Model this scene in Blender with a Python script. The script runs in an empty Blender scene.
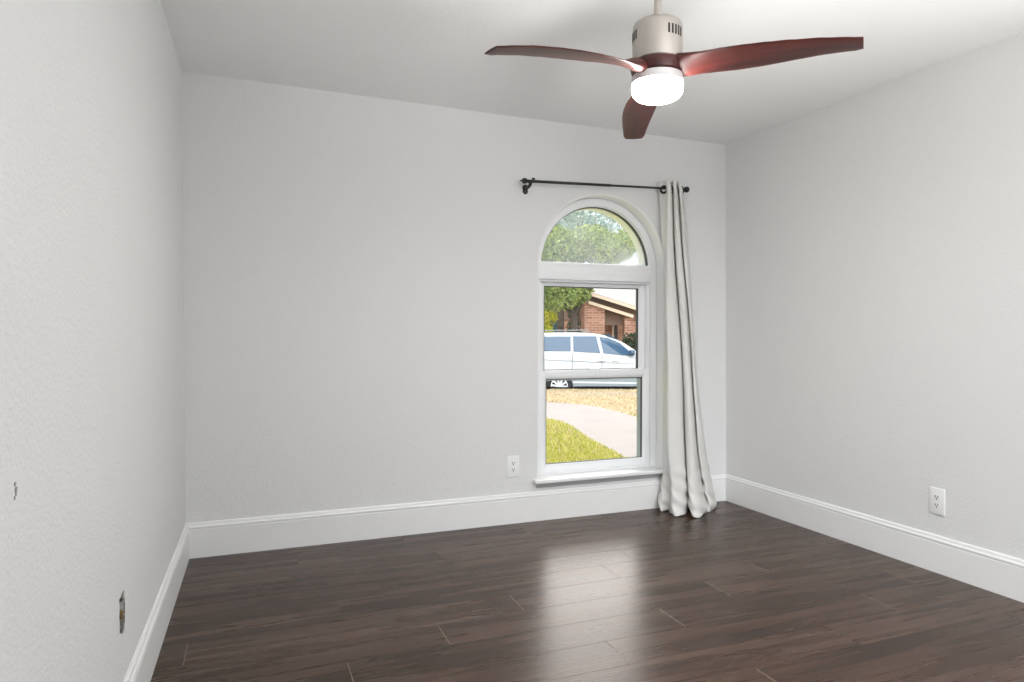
import bpy, bmesh, math, random
from mathutils import Vector, Matrix

random.seed(7)
C = bpy.context.scene.collection
PI = math.pi

# ---------------------------------------------------------------- camera, sky, sun, exposure
YAW, PITCH, ROLL = 0.37283, -0.00702, 0.00204
FPX, CX_SHIFT, CY = 676.3, 0.0, 337.34
CAMZ = 1.14413
cam_data = bpy.data.cameras.new('camera')
cam = bpy.data.objects.new('camera', cam_data)
C.objects.link(cam)
cam_data.sensor_fit = 'HORIZONTAL'
cam_data.sensor_width = 36.0
cam_data.lens = FPX / 1024.0 * 36.0
cam_data.shift_y = -(341.0 - CY) / 1024.0
cam_data.clip_start = 0.02
cam_data.clip_end = 500
cam.matrix_world = (Matrix.Translation((0, 0, CAMZ)) @ Matrix.Rotation(-YAW, 4, 'Z')
                    @ Matrix.Rotation(PI / 2 + PITCH, 4, 'X') @ Matrix.Rotation(ROLL, 4, 'Z'))
bpy.context.scene.camera = cam

sc = bpy.context.scene
sc.view_settings.view_transform = 'Standard'
sc.view_settings.look = 'None'
sc.view_settings.gamma = 1.0
sc.view_settings.use_curve_mapping = False
sc.view_settings.exposure = 0.0
sc.cycles.use_denoising = True
sc.cycles.max_bounces = 14
sc.cycles.diffuse_bounces = 8
sc.cycles.glossy_bounces = 5
sc.cycles.transparent_max_bounces = 12
sc.cycles.sample_clamp_indirect = 6.0

SKY_STRENGTH = 1.05
SKY_PATCH_STRENGTH = 7.2
REAR_PATCH_STRENGTH = 5.5
world = bpy.data.worlds.new('sky')
sc.world = world
world.use_nodes = True
wn, wl = world.node_tree.nodes, world.node_tree.links
wn.clear()
w_out = wn.new('ShaderNodeOutputWorld')
w_bg = wn.new('ShaderNodeBackground')
w_tc = wn.new('ShaderNodeTexCoord')
w_sep = wn.new('ShaderNodeSeparateXYZ')
w_ramp = wn.new('ShaderNodeValToRGB')
w_ramp.color_ramp.elements[0].position = 0.075
w_ramp.color_ramp.elements[0].color = (1.0, 0.99, 0.97, 1)
w_ramp.color_ramp.elements[1].position = 0.75
w_ramp.color_ramp.elements[1].color = (0.62, 0.78, 1.0, 1)
w_e = w_ramp.color_ramp.elements.new(0.15); w_e.color = (0.78, 0.89, 1.0, 1)
wl.new(w_tc.outputs['Generated'], w_sep.inputs[0])
wl.new(w_sep.outputs['Z'], w_ramp.inputs[0])
wl.new(w_ramp.outputs[0], w_bg.inputs['Color'])
w_bg.inputs['Strength'].default_value = SKY_STRENGTH
# two bright sky patches added: floor reflection in front, room fill behind
w_last = w_bg
for c_dir, c_in, c_out, c_str, c_col in (((0.45, 0.80, 0.667), 12, 28, SKY_PATCH_STRENGTH, (1.0, 0.915, 0.85, 1)),
                                         ((-0.35, -0.85, 0.42), 14, 36, REAR_PATCH_STRENGTH, (0.93, 0.96, 1.0, 1))):
    w_dot = wn.new('ShaderNodeVectorMath'); w_dot.operation = 'DOT_PRODUCT'
    w_dot.inputs[1].default_value = Vector(c_dir).normalized()
    w_cl = wn.new('ShaderNodeMapRange'); w_cl.interpolation_type = 'SMOOTHSTEP'
    w_cl.inputs['From Min'].default_value = math.cos(math.radians(c_out))
    w_cl.inputs['From Max'].default_value = math.cos(math.radians(c_in))
    w_cl.inputs['To Max'].default_value = c_str
    w_bg2 = wn.new('ShaderNodeBackground'); w_bg2.inputs['Color'].default_value = c_col
    w_add = wn.new('ShaderNodeAddShader')
    wl.new(w_tc.outputs['Generated'], w_dot.inputs[0]); wl.new(w_dot.outputs['Value'], w_cl.inputs['Value'])
    wl.new(w_cl.outputs[0], w_bg2.inputs['Strength'])
    wl.new(w_last.outputs[0], w_add.inputs[0]); wl.new(w_bg2.outputs[0], w_add.inputs[1])
    w_last = w_add
wl.new(w_last.outputs[0], w_out.inputs[0])

sun_data = bpy.data.lights.new('sun', 'SUN')
sun_data.energy = 1.2
sun_data.angle = math.radians(4)
sun_data.color = (1.0, 0.94, 0.84)
sun = bpy.data.objects.new('sun', sun_data)
C.objects.link(sun)
sun.rotation_euler = Vector((0.45, 0.42, -0.8)).to_track_quat('-Z', 'Y').to_euler()

LAMP_STRENGTH = 175.0        # the fan's lamp
LAMP_RIM = 110.0

# unseen spot added to lift the ceiling, standing in for a bounced strobe
fl = bpy.data.lights.new('ceiling_fill', 'SPOT')
fl.energy = 700.0
fl.spot_size = math.radians(88)
fl.spot_blend = 0.8
fl.shadow_soft_size = 0.6
fl.color = (1.0, 0.99, 0.98)
fill_spot = bpy.data.objects.new('ceiling_fill', fl)
C.objects.link(fill_spot)
fill_spot.location = (1.9, -0.75, 1.05)
fill_spot.rotation_euler = Vector((-0.08, 0.68, 1.0)).to_track_quat('-Z', 'Y').to_euler()

def portal(name, loc, sx, sy, direction):
    d = bpy.data.lights.new(name, 'AREA')
    d.shape = 'RECTANGLE'
    d.size, d.size_y = sx, sy
    d.cycles.is_portal = True
    o = bpy.data.objects.new(name, d)
    C.objects.link(o)
    o.location = loc
    o.rotation_euler = Vector(direction).to_track_quat('-Z', 'Y').to_euler()

# ---------------------------------------------------------------- helpers
def finish(name, bm, mat, parent=None, smooth=True, angle=35, recalc=True):
    if recalc:
        bmesh.ops.recalc_face_normals(bm, faces=bm.faces)
    me = bpy.data.meshes.new(name)
    bm.to_mesh(me)
    bm.free()
    o = bpy.data.objects.new(name, me)
    C.objects.link(o)
    for m in (mat if isinstance(mat, (list, tuple)) else [mat]):
        me.materials.append(m)
    if smooth:
        for p in me.polygons:
            p.use_smooth = True
        me.set_sharp_from_angle(angle=math.radians(angle))
    if parent is not None:
        o.parent = parent
    return o

def tag(o, label=None, cat=None, group=None, kind=None):
    if label: o['label'] = label
    if cat: o['category'] = cat
    if group: o['group'] = group
    if kind: o['kind'] = kind
    return o

def thing(name, label, cat, loc=(0, 0, 0), rotz=0.0, group=None):
    o = bpy.data.objects.new(name, None)
    o.empty_display_size = 0.1
    C.objects.link(o)
    o.location = loc
    o.rotation_euler = (0, 0, rotz)
    return tag(o, label, cat, group)

def struct(name, bm, mat, parent=None, label=None, smooth=False):
    o = finish(name, bm, mat, parent, smooth=smooth)
    if parent is None:
        o['kind'] = 'structure'
    if label: o['label'] = label
    return o

def add_box(bm, a, b, bevel=0.0, seg=2, mat=None):
    (x0, y0, z0), (x1, y1, z1) = a, b
    t = bmesh.new()
    bmesh.ops.create_cube(t, size=1.0, matrix=Matrix.Translation(((x0 + x1) / 2, (y0 + y1) / 2, (z0 + z1) / 2))
                          @ Matrix.Diagonal((abs(x1 - x0), abs(y1 - y0), abs(z1 - z0), 1)))
    if bevel > 0:
        bmesh.ops.bevel(t, geom=list(t.edges), offset=bevel, segments=seg, affect='EDGES', profile=0.5)
    merge(bm, t)

def merge(bm, t, M=None):
    if M is not None:
        bmesh.ops.transform(t, matrix=M, verts=t.verts)
    bmesh.ops.recalc_face_normals(t, faces=t.faces)
    me = bpy.data.meshes.new('tmp')
    t.to_mesh(me)
    t.free()
    bm.from_mesh(me)
    bpy.data.meshes.remove(me)

def add_hull(bm, pts8):
    """box from 4 bottom + 4 top corners (same winding)"""
    v = [bm.verts.new(p) for p in pts8]
    for f in ((0, 1, 2, 3), (4, 5, 6, 7), (0, 1, 5, 4), (1, 2, 6, 5), (2, 3, 7, 6), (3, 0, 4, 7)):
        bm.faces.new([v[i] for i in f])

def add_lathe(bm, prof, center, n=48, cap=True, axis='Z'):
    """prof: list of (r, h) ; revolve about axis"""
    cx, cy, cz = center
    rings = []
    for r, h in prof:
        ring = []
        for k in range(n):
            a = 2 * PI * k / n
            p = Vector((r * math.cos(a), r * math.sin(a), h))
            if axis == 'X': p = Vector((p.z, p.x, p.y))
            if axis == 'Y': p = Vector((p.x, p.z, p.y))
            ring.append(bm.verts.new(p + Vector(center)))
        rings.append(ring)
    for a, b in zip(rings, rings[1:]):
        for k in range(n):
            bm.faces.new((a[k], a[(k + 1) % n], b[(k + 1) % n], b[k]))
    if cap:
        for ring in (rings[0], rings[-1]):
            bm.faces.new(ring)

def add_tube(bm, pts, rad, n=10):
    """tube along pts; rad number or list"""
    pts = [Vector(p) for p in pts]
    rings = []
    for i, p in enumerate(pts):
        d = (pts[min(i + 1, len(pts) - 1)] - pts[max(i - 1, 0)]).normalized()
        up = Vector((0, 0, 1)) if abs(d.z) < 0.95 else Vector((1, 0, 0))
        u = d.cross(up).normalized()
        v = u.cross(d).normalized()
        r = rad[i] if isinstance(rad, (list, tuple)) else rad
        rings.append([bm.verts.new(p + r * (math.cos(2 * PI * k / n) * u + math.sin(2 * PI * k / n) * v)) for k in range(n)])
    for a, b in zip(rings, rings[1:]):
        for k in range(n):
            bm.faces.new((a[k], a[(k + 1) % n], b[(k + 1) % n], b[k]))
    bm.faces.new(rings[0]); bm.faces.new(rings[-1])

def add_prism(bm, poly, d0, d1, axis='Y'):
    """polygon (a,b) extruded between d0,d1 along axis; axis Y: (x,z)"""
    def P(a, b, d):
        return (a, d, b) if axis == 'Y' else ((d, a, b) if axis == 'X' else (a, b, d))
    A = [bm.verts.new(P(a, b, d0)) for a, b in poly]
    B = [bm.verts.new(P(a, b, d1)) for a, b in poly]
    n = len(poly)
    bm.faces.new(A); bm.faces.new(B)
    for k in range(n):
        bm.faces.new((A[k], A[(k + 1) % n], B[(k + 1) % n], B[k]))

def loft(bm, rings, closed=True, caps=True):
    R = [[bm.verts.new(p) for p in ring] for ring in rings]
    n = len(R[0])
    for a, b in zip(R, R[1:]):
        for k in range(n if closed else n - 1):
            bm.faces.new((a[k], a[(k + 1) % n], b[(k + 1) % n], b[k]))
    if caps and closed:
        bm.faces.new(R[0]); bm.faces.new(R[-1])
    return R

# ---------------------------------------------------------------- materials
def new_mat(name):
    m = bpy.data.materials.new(name)
    m.use_nodes = True
    nt = m.node_tree
    b = nt.nodes['Principled BSDF']
    return m, nt.nodes, nt.links, b

def plain(name, col, rough=0.5, metal=0.0, noise=0.0, nscale=20, bump=0.0, bscale=60, spec=0.5, bdist=0.002, coat=0.0):
    m, n, l, b = new_mat(name)
    b.inputs['Roughness'].default_value = rough
    b.inputs['Metallic'].default_value = metal
    b.inputs['Specular IOR Level'].default_value = spec
    b.inputs['Coat Weight'].default_value = coat
    tc = n.new('ShaderNodeTexCoord')
    tx = n.new('ShaderNodeTexNoise')
    tx.inputs['Scale'].default_value = nscale
    tx.inputs['Detail'].default_value = 4
    l.new(tc.outputs['Object'], tx.inputs['Vector'])
    mix = n.new('ShaderNodeMix'); mix.data_type = 'RGBA'
    c0 = tuple(max(0, c * (1 - noise)) for c in col[:3]) + (1,)
    c1 = tuple(min(1, c * (1 + noise)) for c in col[:3]) + (1,)
    mix.inputs['A'].default_value = c0
    mix.inputs['B'].default_value = c1
    l.new(tx.outputs['Fac'], mix.inputs['Factor'])
    l.new(mix.outputs['Result'], b.inputs['Base Color'])
    if bump > 0:
        t2 = n.new('ShaderNodeTexNoise')
        t2.inputs['Scale'].default_value = bscale
        t2.inputs['Detail'].default_value = 3
        l.new(tc.outputs['Object'], t2.inputs['Vector'])
        bp = n.new('ShaderNodeBump')
        bp.inputs['Strength'].default_value = bump
        bp.inputs['Distance'].default_value = bdist
        l.new(t2.outputs['Fac'], bp.inputs['Height'])
        l.new(bp.outputs[0], b.inputs['Normal'])
    return m

WALL_C = (0.74, 0.74, 0.735)
M_wall = plain('wall_paint', WALL_C, 0.75, noise=0.012, nscale=6, bump=0.55, bscale=95, spec=0.3, bdist=0.004)
M_ceiling = plain('ceiling_paint', (0.87, 0.87, 0.865), 0.85, noise=0.012, nscale=5, bump=0.3, bscale=60, spec=0.2, bdist=0.004)
M_trim = plain('white_trim_paint', (0.83, 0.83, 0.82), 0.38, noise=0.015, nscale=9, spec=0.5)
M_vinyl = plain('white_vinyl', (0.85, 0.86, 0.87), 0.35, noise=0.01)
M_gasket = plain('dark_gasket', (0.06, 0.065, 0.065), 0.5)
M_spacer = plain('grey_spacer', (0.36, 0.40, 0.37), 0.4)
M_black = plain('black_metal', (0.012, 0.012, 0.012), 0.38, noise=0.2)
M_nickel = plain('brushed_nickel', (0.50, 0.465, 0.43), 0.33, metal=0.9, noise=0.05, nscale=40)
M_slot = plain('slot_black', (0.01, 0.01, 0.01), 0.6)
M_plate = plain('outlet_plastic', (0.86, 0.86, 0.85), 0.3)
M_steel = plain('galvanised_steel', (0.42, 0.42, 0.40), 0.45, metal=0.7, noise=0.2, nscale=60)
M_brass = plain('brass', (0.30, 0.19, 0.07), 0.4, metal=0.5, noise=0.1)
M_box = plain('box_plastic', (0.03, 0.032, 0.035), 0.6)
M_whitehouse = plain('white_enamel', (0.62, 0.60, 0.60), 0.3)

def fabric_mat():
    m, n, l, b = new_mat('curtain_linen')
    b.inputs['Roughness'].default_value = 0.9
    b.inputs['Base Color'].default_value = (0.80, 0.79, 0.765, 1)
    b.inputs['Specular IOR Level'].default_value = 0.15
    tc = n.new('ShaderNodeTexCoord')
    mp = n.new('ShaderNodeMapping'); mp.inputs['Scale'].default_value = (320, 320, 90)
    t = n.new('ShaderNodeTexNoise'); t.inputs['Scale'].default_value = 1.0; t.inputs['Detail'].default_value = 2
    l.new(tc.outputs['Object'], mp.inputs[0]); l.new(mp.outputs[0], t.inputs['Vector'])
    bp = n.new('ShaderNodeBump'); bp.inputs['Strength'].default_value = 0.2; bp.inputs['Distance'].default_value = 0.001
    l.new(t.outputs['Fac'], bp.inputs['Height']); l.new(bp.outputs[0], b.inputs['Normal'])
    tr = n.new('ShaderNodeBsdfTranslucent'); tr.inputs['Color'].default_value = (0.8, 0.78, 0.74, 1)
    mx = n.new('ShaderNodeMixShader'); mx.inputs[0].default_value = 0.12
    out = n['Material Output']
    l.new(b.outputs[0], mx.inputs[1]); l.new(tr.outputs[0], mx.inputs[2]); l.new(mx.outputs[0], out.inputs['Surface'])
    return m
M_fabric = fabric_mat()

def floor_mat():
    m, n, l, b = new_mat('dark_wood_planks')
    tc = n.new('ShaderNodeTexCoord')
    at = n.new('ShaderNodeAttribute'); at.attribute_name = 'plank'; at.attribute_type = 'GEOMETRY'
    # per plank offset so that the grain does not run across joints
    off = n.new('ShaderNodeVectorMath'); off.operation = 'SCALE'; off.inputs['Scale'].default_value = 37.0
    l.new(at.outputs['Color'], off.inputs[0])
    add = n.new('ShaderNodeVectorMath'); add.operation = 'ADD'
    l.new(tc.outputs['Object'], add.inputs[0]); l.new(off.outputs[0], add.inputs[1])
    def streak(sx, sy, detail, rough, dist=0.0):
        mp = n.new('ShaderNodeMapping'); mp.inputs['Scale'].default_value = (sx, sy, 1)
        l.new(add.outputs[0], mp.inputs[0])
        t = n.new('ShaderNodeTexNoise'); t.inputs['Scale'].default_value = 1.0
        t.inputs['Detail'].default_value = detail; t.inputs['Roughness'].default_value = rough
        t.inputs['Distortion'].default_value = dist
        l.new(mp.outputs[0], t.inputs['Vector'])
        return t
    g1 = streak(1.5, 21, 3, 0.45, 0.12)
    g2 = streak(7, 120, 3, 0.6)
    g3 = streak(0.9, 8, 2, 0.45, 0.2)
    a1 = n.new('ShaderNodeMath'); a1.operation = 'MULTIPLY_ADD'; a1.inputs[1].default_value = 0.55
    l.new(g1.outputs['Fac'], a1.inputs[0])
    a2 = n.new('ShaderNodeMath'); a2.operation = 'MULTIPLY'; a2.inputs[1].default_value = 0.2
    l.new(g2.outputs['Fac'], a2.inputs[0]); l.new(a2.outputs[0], a1.inputs[2])
    a3 = n.new('ShaderNodeMath'); a3.operation = 'MULTIPLY_ADD'; a3.inputs[1].default_value = 0.35
    l.new(g3.outputs['Fac'], a3.inputs[0]); l.new(a1.outputs[0], a3.inputs[2])
    sep = n.new('ShaderNodeSeparateColor'); l.new(at.outputs['Color'], sep.inputs[0])
    a4 = n.new('ShaderNodeMath'); a4.operation = 'MULTIPLY_ADD'; a4.inputs[1].default_value = 0.10
    l.new(sep.outputs[0], a4.inputs[0]); l.new(a3.outputs[0], a4.inputs[2])
    rp = n.new('ShaderNodeValToRGB')
    e = rp.color_ramp.elements
    e[0].position = 0.42; e[0].color = (0.024, 0.0115, 0.0070, 1)
    e[1].position = 0.76; e[1].color = (0.092, 0.056, 0.039, 1)
    x = e.new(0.60); x.color = (0.056, 0.031, 0.0195, 1)
    l.new(a4.outputs[0], rp.inputs[0]); l.new(rp.outputs[0], b.inputs['Base Color'])
    r = n.new('ShaderNodeMapRange'); r.inputs['To Min'].default_value = 0.24; r.inputs['To Max'].default_value = 0.31
    l.new(g1.outputs['Fac'], r.inputs['Value']); l.new(r.outputs[0], b.inputs['Roughness'])
    b.inputs['IOR'].default_value = 1.5
    b.inputs['Specular IOR Level'].default_value = 0.25
    bp = n.new('ShaderNodeBump'); bp.inputs['Strength'].default_value = 0.12; bp.inputs['Distance'].default_value = 0.0006
    l.new(g2.outputs['Fac'], bp.inputs['Height']); l.new(bp.outputs[0], b.inputs['Normal'])
    return m
M_floor = floor_mat()

def fan_wood_mat():
    m, n, l, b = new_mat('mahogany_blade')
    tc = n.new('ShaderNodeTexCoord')
    mp = n.new('ShaderNodeMapping'); mp.inputs['Scale'].default_value = (3, 38, 10)
    t = n.new('ShaderNodeTexNoise'); t.inputs['Scale'].default_value = 1; t.inputs['Detail'].default_value = 4
    l.new(tc.outputs['Object'], mp.inputs[0]); l.new(mp.outputs[0], t.inputs['Vector'])
    rp = n.new('ShaderNodeValToRGB')
    rp.color_ramp.elements[0].position = 0.3; rp.color_ramp.elements[0].color = (0.030, 0.0055, 0.0045, 1)
    rp.color_ramp.elements[1].position = 0.75; rp.color_ramp.elements[1].color = (0.095, 0.017, 0.013, 1)
    l.new(t.outputs['Fac'], rp.inputs[0]); l.new(rp.outputs[0], b.inputs['Base Color'])
    b.inputs['Roughness'].default_value = 0.42
    b.inputs['Specular IOR Level'].default_value = 0.5
    return m
M_fanwood = fan_wood_mat()

def emit_mat(name, col, s):
    m, n, l, b = new_mat(name)
    b.inputs['Base Color'].default_value = (0.9, 0.9, 0.9, 1)
    b.inputs['Emission Color'].default_value = col + (1,)
    b.inputs['Emission Strength'].default_value = s
    return m
M_lamp = emit_mat('lit_lamp_lens', (1.0, 0.985, 0.96), LAMP_STRENGTH)
M_lamp_rim = emit_mat('lit_lamp_rim', (1.0, 0.985, 0.96), LAMP_RIM)

def glass_mat(name, haze=0.0, tint=(0.97, 0.985, 0.98)):
    m, n, l, b = new_mat(name)
    n.remove(b)
    out = n['Material Output']
    tr = n.new('ShaderNodeBsdfTransparent'); tr.inputs['Color'].default_value = tint + (1,)
    gl = n.new('ShaderNodeBsdfGlossy'); gl.inputs['Roughness'].default_value = 0.0
    fr = n.new('ShaderNodeFresnel'); fr.inputs['IOR'].default_value = 1.35
    mx = n.new('ShaderNodeMixShader')
    l.new(fr.outputs[0], mx.inputs[0]); l.new(tr.outputs[0], mx.inputs[1]); l.new(gl.outputs[0], mx.inputs[2])
    last = mx
    if haze > 0:
        tc = n.new('ShaderNodeTexCoord')
        t = n.new('ShaderNodeTexNoise'); t.inputs['Scale'].default_value = 3.2; t.inputs['Detail'].default_value = 7
        l.new(tc.outputs['Object'], t.inputs['Vector'])
        r = n.new('ShaderNodeMapRange'); r.inputs['From Min'].default_value = 0.22; r.inputs['From Max'].default_value = 0.72
        r.inputs['To Max'].default_value = haze
        l.new(t.outputs['Fac'], r.inputs['Value'])
        df = n.new('ShaderNodeBsdfTranslucent'); df.inputs['Color'].default_value = (0.85, 0.92, 1.0, 1)
        m2 = n.new('ShaderNodeMixShader')
        l.new(r.outputs[0], m2.inputs[0]); l.new(mx.outputs[0], m2.inputs[1]); l.new(df.outputs[0], m2.inputs[2])
        last = m2
    l.new(last.outputs[0], out.inputs['Surface'])
    return m
M_glass = glass_mat('clear_glass')
M_glass_haze = glass_mat('hazy_glass', haze=0.32)  # pale bluish translucence mixed into the glass by noise

def brick_mat():
    m, n, l, b = new_mat('red_brick')
    tc = n.new('ShaderNodeTexCoord')
    sp = n.new('ShaderNodeSeparateXYZ'); l.new(tc.outputs['Object'], sp.inputs[0])
    ad = n.new('ShaderNodeMath'); ad.operation = 'ADD'
    l.new(sp.outputs['X'], ad.inputs[0]); l.new(sp.outputs['Y'], ad.inputs[1])
    cb = n.new('ShaderNodeCombineXYZ'); l.new(ad.outputs[0], cb.inputs['X']); l.new(sp.outputs['Z'], cb.inputs['Y'])
    br = n.new('ShaderNodeTexBrick')
    br.inputs['Scale'].default_value = 1.0
    br.inputs['Brick Width'].default_value = 0.42
    br.inputs['Row Height'].default_value = 0.14
    br.inputs['Mortar Size'].default_value = 0.016
    br.inputs['Color1'].default_value = (0.33, 0.13, 0.08, 1)
    br.inputs['Color2'].default_value = (0.52, 0.26, 0.17, 1)
    br.inputs['Mortar'].default_value = (0.46, 0.38, 0.31, 1)
    l.new(cb.outputs[0], br.inputs['Vector'])
    l.new(br.outputs['Color'], b.inputs['Base Color'])
    b.inputs['Roughness'].default_value = 0.9
    return m
M_brick = brick_mat()
M_roof = plain('brown_shingle', (0.17, 0.115, 0.09), 0.9, noise=0.35, nscale=7)
M_fascia = plain('tan_fascia', (0.72, 0.57, 0.42), 0.7, noise=0.05)
M_soffit = plain('brown_soffit', (0.25, 0.165, 0.12), 0.8)
M_door_dark = plain('dark_door', (0.05, 0.035, 0.03), 0.5)
M_houseglass = plain('house_window_glass', (0.05, 0.09, 0.10), 0.08)
M_greytrim = plain('teal_trim', (0.17, 0.27, 0.28), 0.6)
M_carpaint = plain('white_car_paint', (0.57, 0.585, 0.61), 0.3, coat=0.3)
M_carlower = plain('car_grey', (0.30, 0.33, 0.34), 0.4)
M_chrome = plain('chrome', (0.85, 0.86, 0.87), 0.12, metal=1.0)
M_carglass = plain('tinted_car_glass', (0.035, 0.085, 0.15), 0.06, spec=0.6)
M_tyre = plain('tyre_rubber', (0.02, 0.02, 0.021), 0.8)
M_rim = plain('silver_alloy', (0.82, 0.83, 0.85), 0.35, metal=0.2)
M_lightred = plain('tail_lamp_red', (0.4, 0.02, 0.02), 0.2)
M_lightclear = plain('head_lamp', (0.7, 0.75, 0.8), 0.1)
M_concrete = plain('pale_concrete', (0.50, 0.42, 0.37), 0.9, noise=0.12, nscale=2.2)
M_pale_slab = plain('pale_slab', (0.74, 0.73, 0.71), 0.9, noise=0.08, nscale=3)  # kept pale so the added ground behind the room bounces light
M_street = plain('street_asphalt', (0.16, 0.16, 0.165), 0.9, noise=0.2, nscale=4)
M_bark = plain('tree_bark', (0.10, 0.075, 0.055), 0.95, noise=0.4, nscale=9)
M_siding = plain('exterior_wall', (0.55, 0.5, 0.45), 0.8)

def lawn_mat():
    m, n, l, b = new_mat('lawn')
    tc = n.new('ShaderNodeTexCoord')
    sp = n.new('ShaderNodeSeparateXYZ'); l.new(tc.outputs['Object'], sp.inputs[0])
    # turf is green close to the house and straw coloured towards the street
    gr = n.new('ShaderNodeMapRange'); gr.inputs['From Min'].default_value = 8.3; gr.inputs['From Max'].default_value = 10.2
    nz = n.new('ShaderNodeTexNoise'); nz.inputs['Scale'].default_value = 0.9; nz.inputs['Detail'].default_value = 6
    l.new(tc.outputs['Object'], nz.inputs['Vector'])
    ma = n.new('ShaderNodeMath'); ma.operation = 'MULTIPLY_ADD'; ma.inputs[1].default_value = 3.0
    l.new(nz.outputs['Fac'], ma.inputs[0])
    sb = n.new('ShaderNodeMath'); sb.operation = 'SUBTRACT'; sb.inputs[1].default_value = 1.5
    l.new(ma.outputs[0], sb.inputs[0]); l.new(sp.outputs['Y'], ma.inputs[2]); l.new(sb.outputs[0], gr.inputs['Value'])
    mix = n.new('ShaderNodeMix'); mix.data_type = 'RGBA'
    mix.inputs['A'].default_value = (0.50, 0.48, 0.09, 1)
    mix.inputs['B'].default_value = (0.66, 0.51, 0.30, 1)
    l.new(gr.outputs[0], mix.inputs['Factor'])
    t = n.new('ShaderNodeTexNoise'); t.inputs['Scale'].default_value = 9; t.inputs['Detail'].default_value = 8; t.inputs['Roughness'].default_value = 0.75
    l.new(tc.outputs['Object'], t.inputs['Vector'])
    r = n.new('ShaderNodeMapRange'); r.inputs['From Min'].default_value = 0.3; r.inputs['From Max'].default_value = 0.7
    r.inputs['To Min'].default_value = 0.45; r.inputs['To Max'].default_value = 1.45
    l.new(t.outputs['Fac'], r.inputs['Value'])
    mu = n.new('ShaderNodeVectorMath'); mu.operation = 'SCALE'
    l.new(mix.outputs['Result'], mu.inputs[0]); l.new(r.outputs[0], mu.inputs['Scale'])
    l.new(mu.outputs[0], b.inputs['Base Color'])
    b.inputs['Roughness'].default_value = 1.0
    b.inputs['Specular IOR Level'].default_value = 0.1
    return m
M_lawn = lawn_mat()

def leaf_mat(name, c0, c1, c2):
    m, n, l, b = new_mat(name)
    g = n.new('ShaderNodeNewGeometry')
    rp = n.new('ShaderNodeValToRGB')
    e = rp.color_ramp.elements
    e[0].color = c0 + (1,); e[1].color = c2 + (1,)
    x = e.new(0.5); x.color = c1 + (1,)
    l.new(g.outputs['Random Per Island'], rp.inputs[0])
    l.new(rp.outputs[0], b.inputs['Base Color'])
    b.inputs['Roughness'].default_value = 0.6
    tr = n.new('ShaderNodeBsdfTranslucent'); l.new(rp.outputs[0], tr.inputs['Color'])
    mx = n.new('ShaderNodeMixShader'); mx.inputs[0].default_value = 0.4
    l.new(b.outputs[0], mx.inputs[1]); l.new(tr.outputs[0], mx.inputs[2]); l.new(mx.outputs[0], n['Material Output'].inputs['Surface'])
    return m
M_leaf = leaf_mat('oak_leaves', (0.13, 0.20, 0.07), (0.34, 0.42, 0.12), (0.60, 0.66, 0.26))
M_leaf_blue = leaf_mat('blue_green_leaves', (0.22, 0.34, 0.36), (0.38, 0.50, 0.42), (0.58, 0.66, 0.58))
M_leaf_yellow = leaf_mat('yellow_green_leaves', (0.30, 0.36, 0.03), (0.55, 0.52, 0.05), (0.70, 0.68, 0.12))
M_leaf_dark = leaf_mat('dark_leaves', (0.015, 0.03, 0.018), (0.05, 0.085, 0.045), (0.12, 0.17, 0.09))
M_grass = leaf_mat('grass_blades', (0.36, 0.40, 0.05), (0.62, 0.60, 0.11), (0.88, 0.76, 0.36))
M_straw = leaf_mat('straw_grass', (0.42, 0.30, 0.15), (0.72, 0.57, 0.36), (0.86, 0.76, 0.56))

# ---------------------------------------------------------------- room shell
D = 3.775                         # window wall
RY = -1.15                        # wall behind the camera
XL, XR = -0.2886, 3.0537          # left and right wall at the window wall, floor level
AL, AR = 0.01766, 0.01756         # both walls splay by a degree
LEAN = -0.0178                    # and lean by under two centimetres
ZL, ZR = 2.452, 2.427
def xl(y, z=0.0): return XL - AL * (D - y) + LEAN * z / 2.44
def xr(y, z=0.0): return XR + AR * (D - y) + LEAN * z / 2.44
def zc(x): return ZL + (ZR - ZL) * (x - XL) / (XR - XL)

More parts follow.
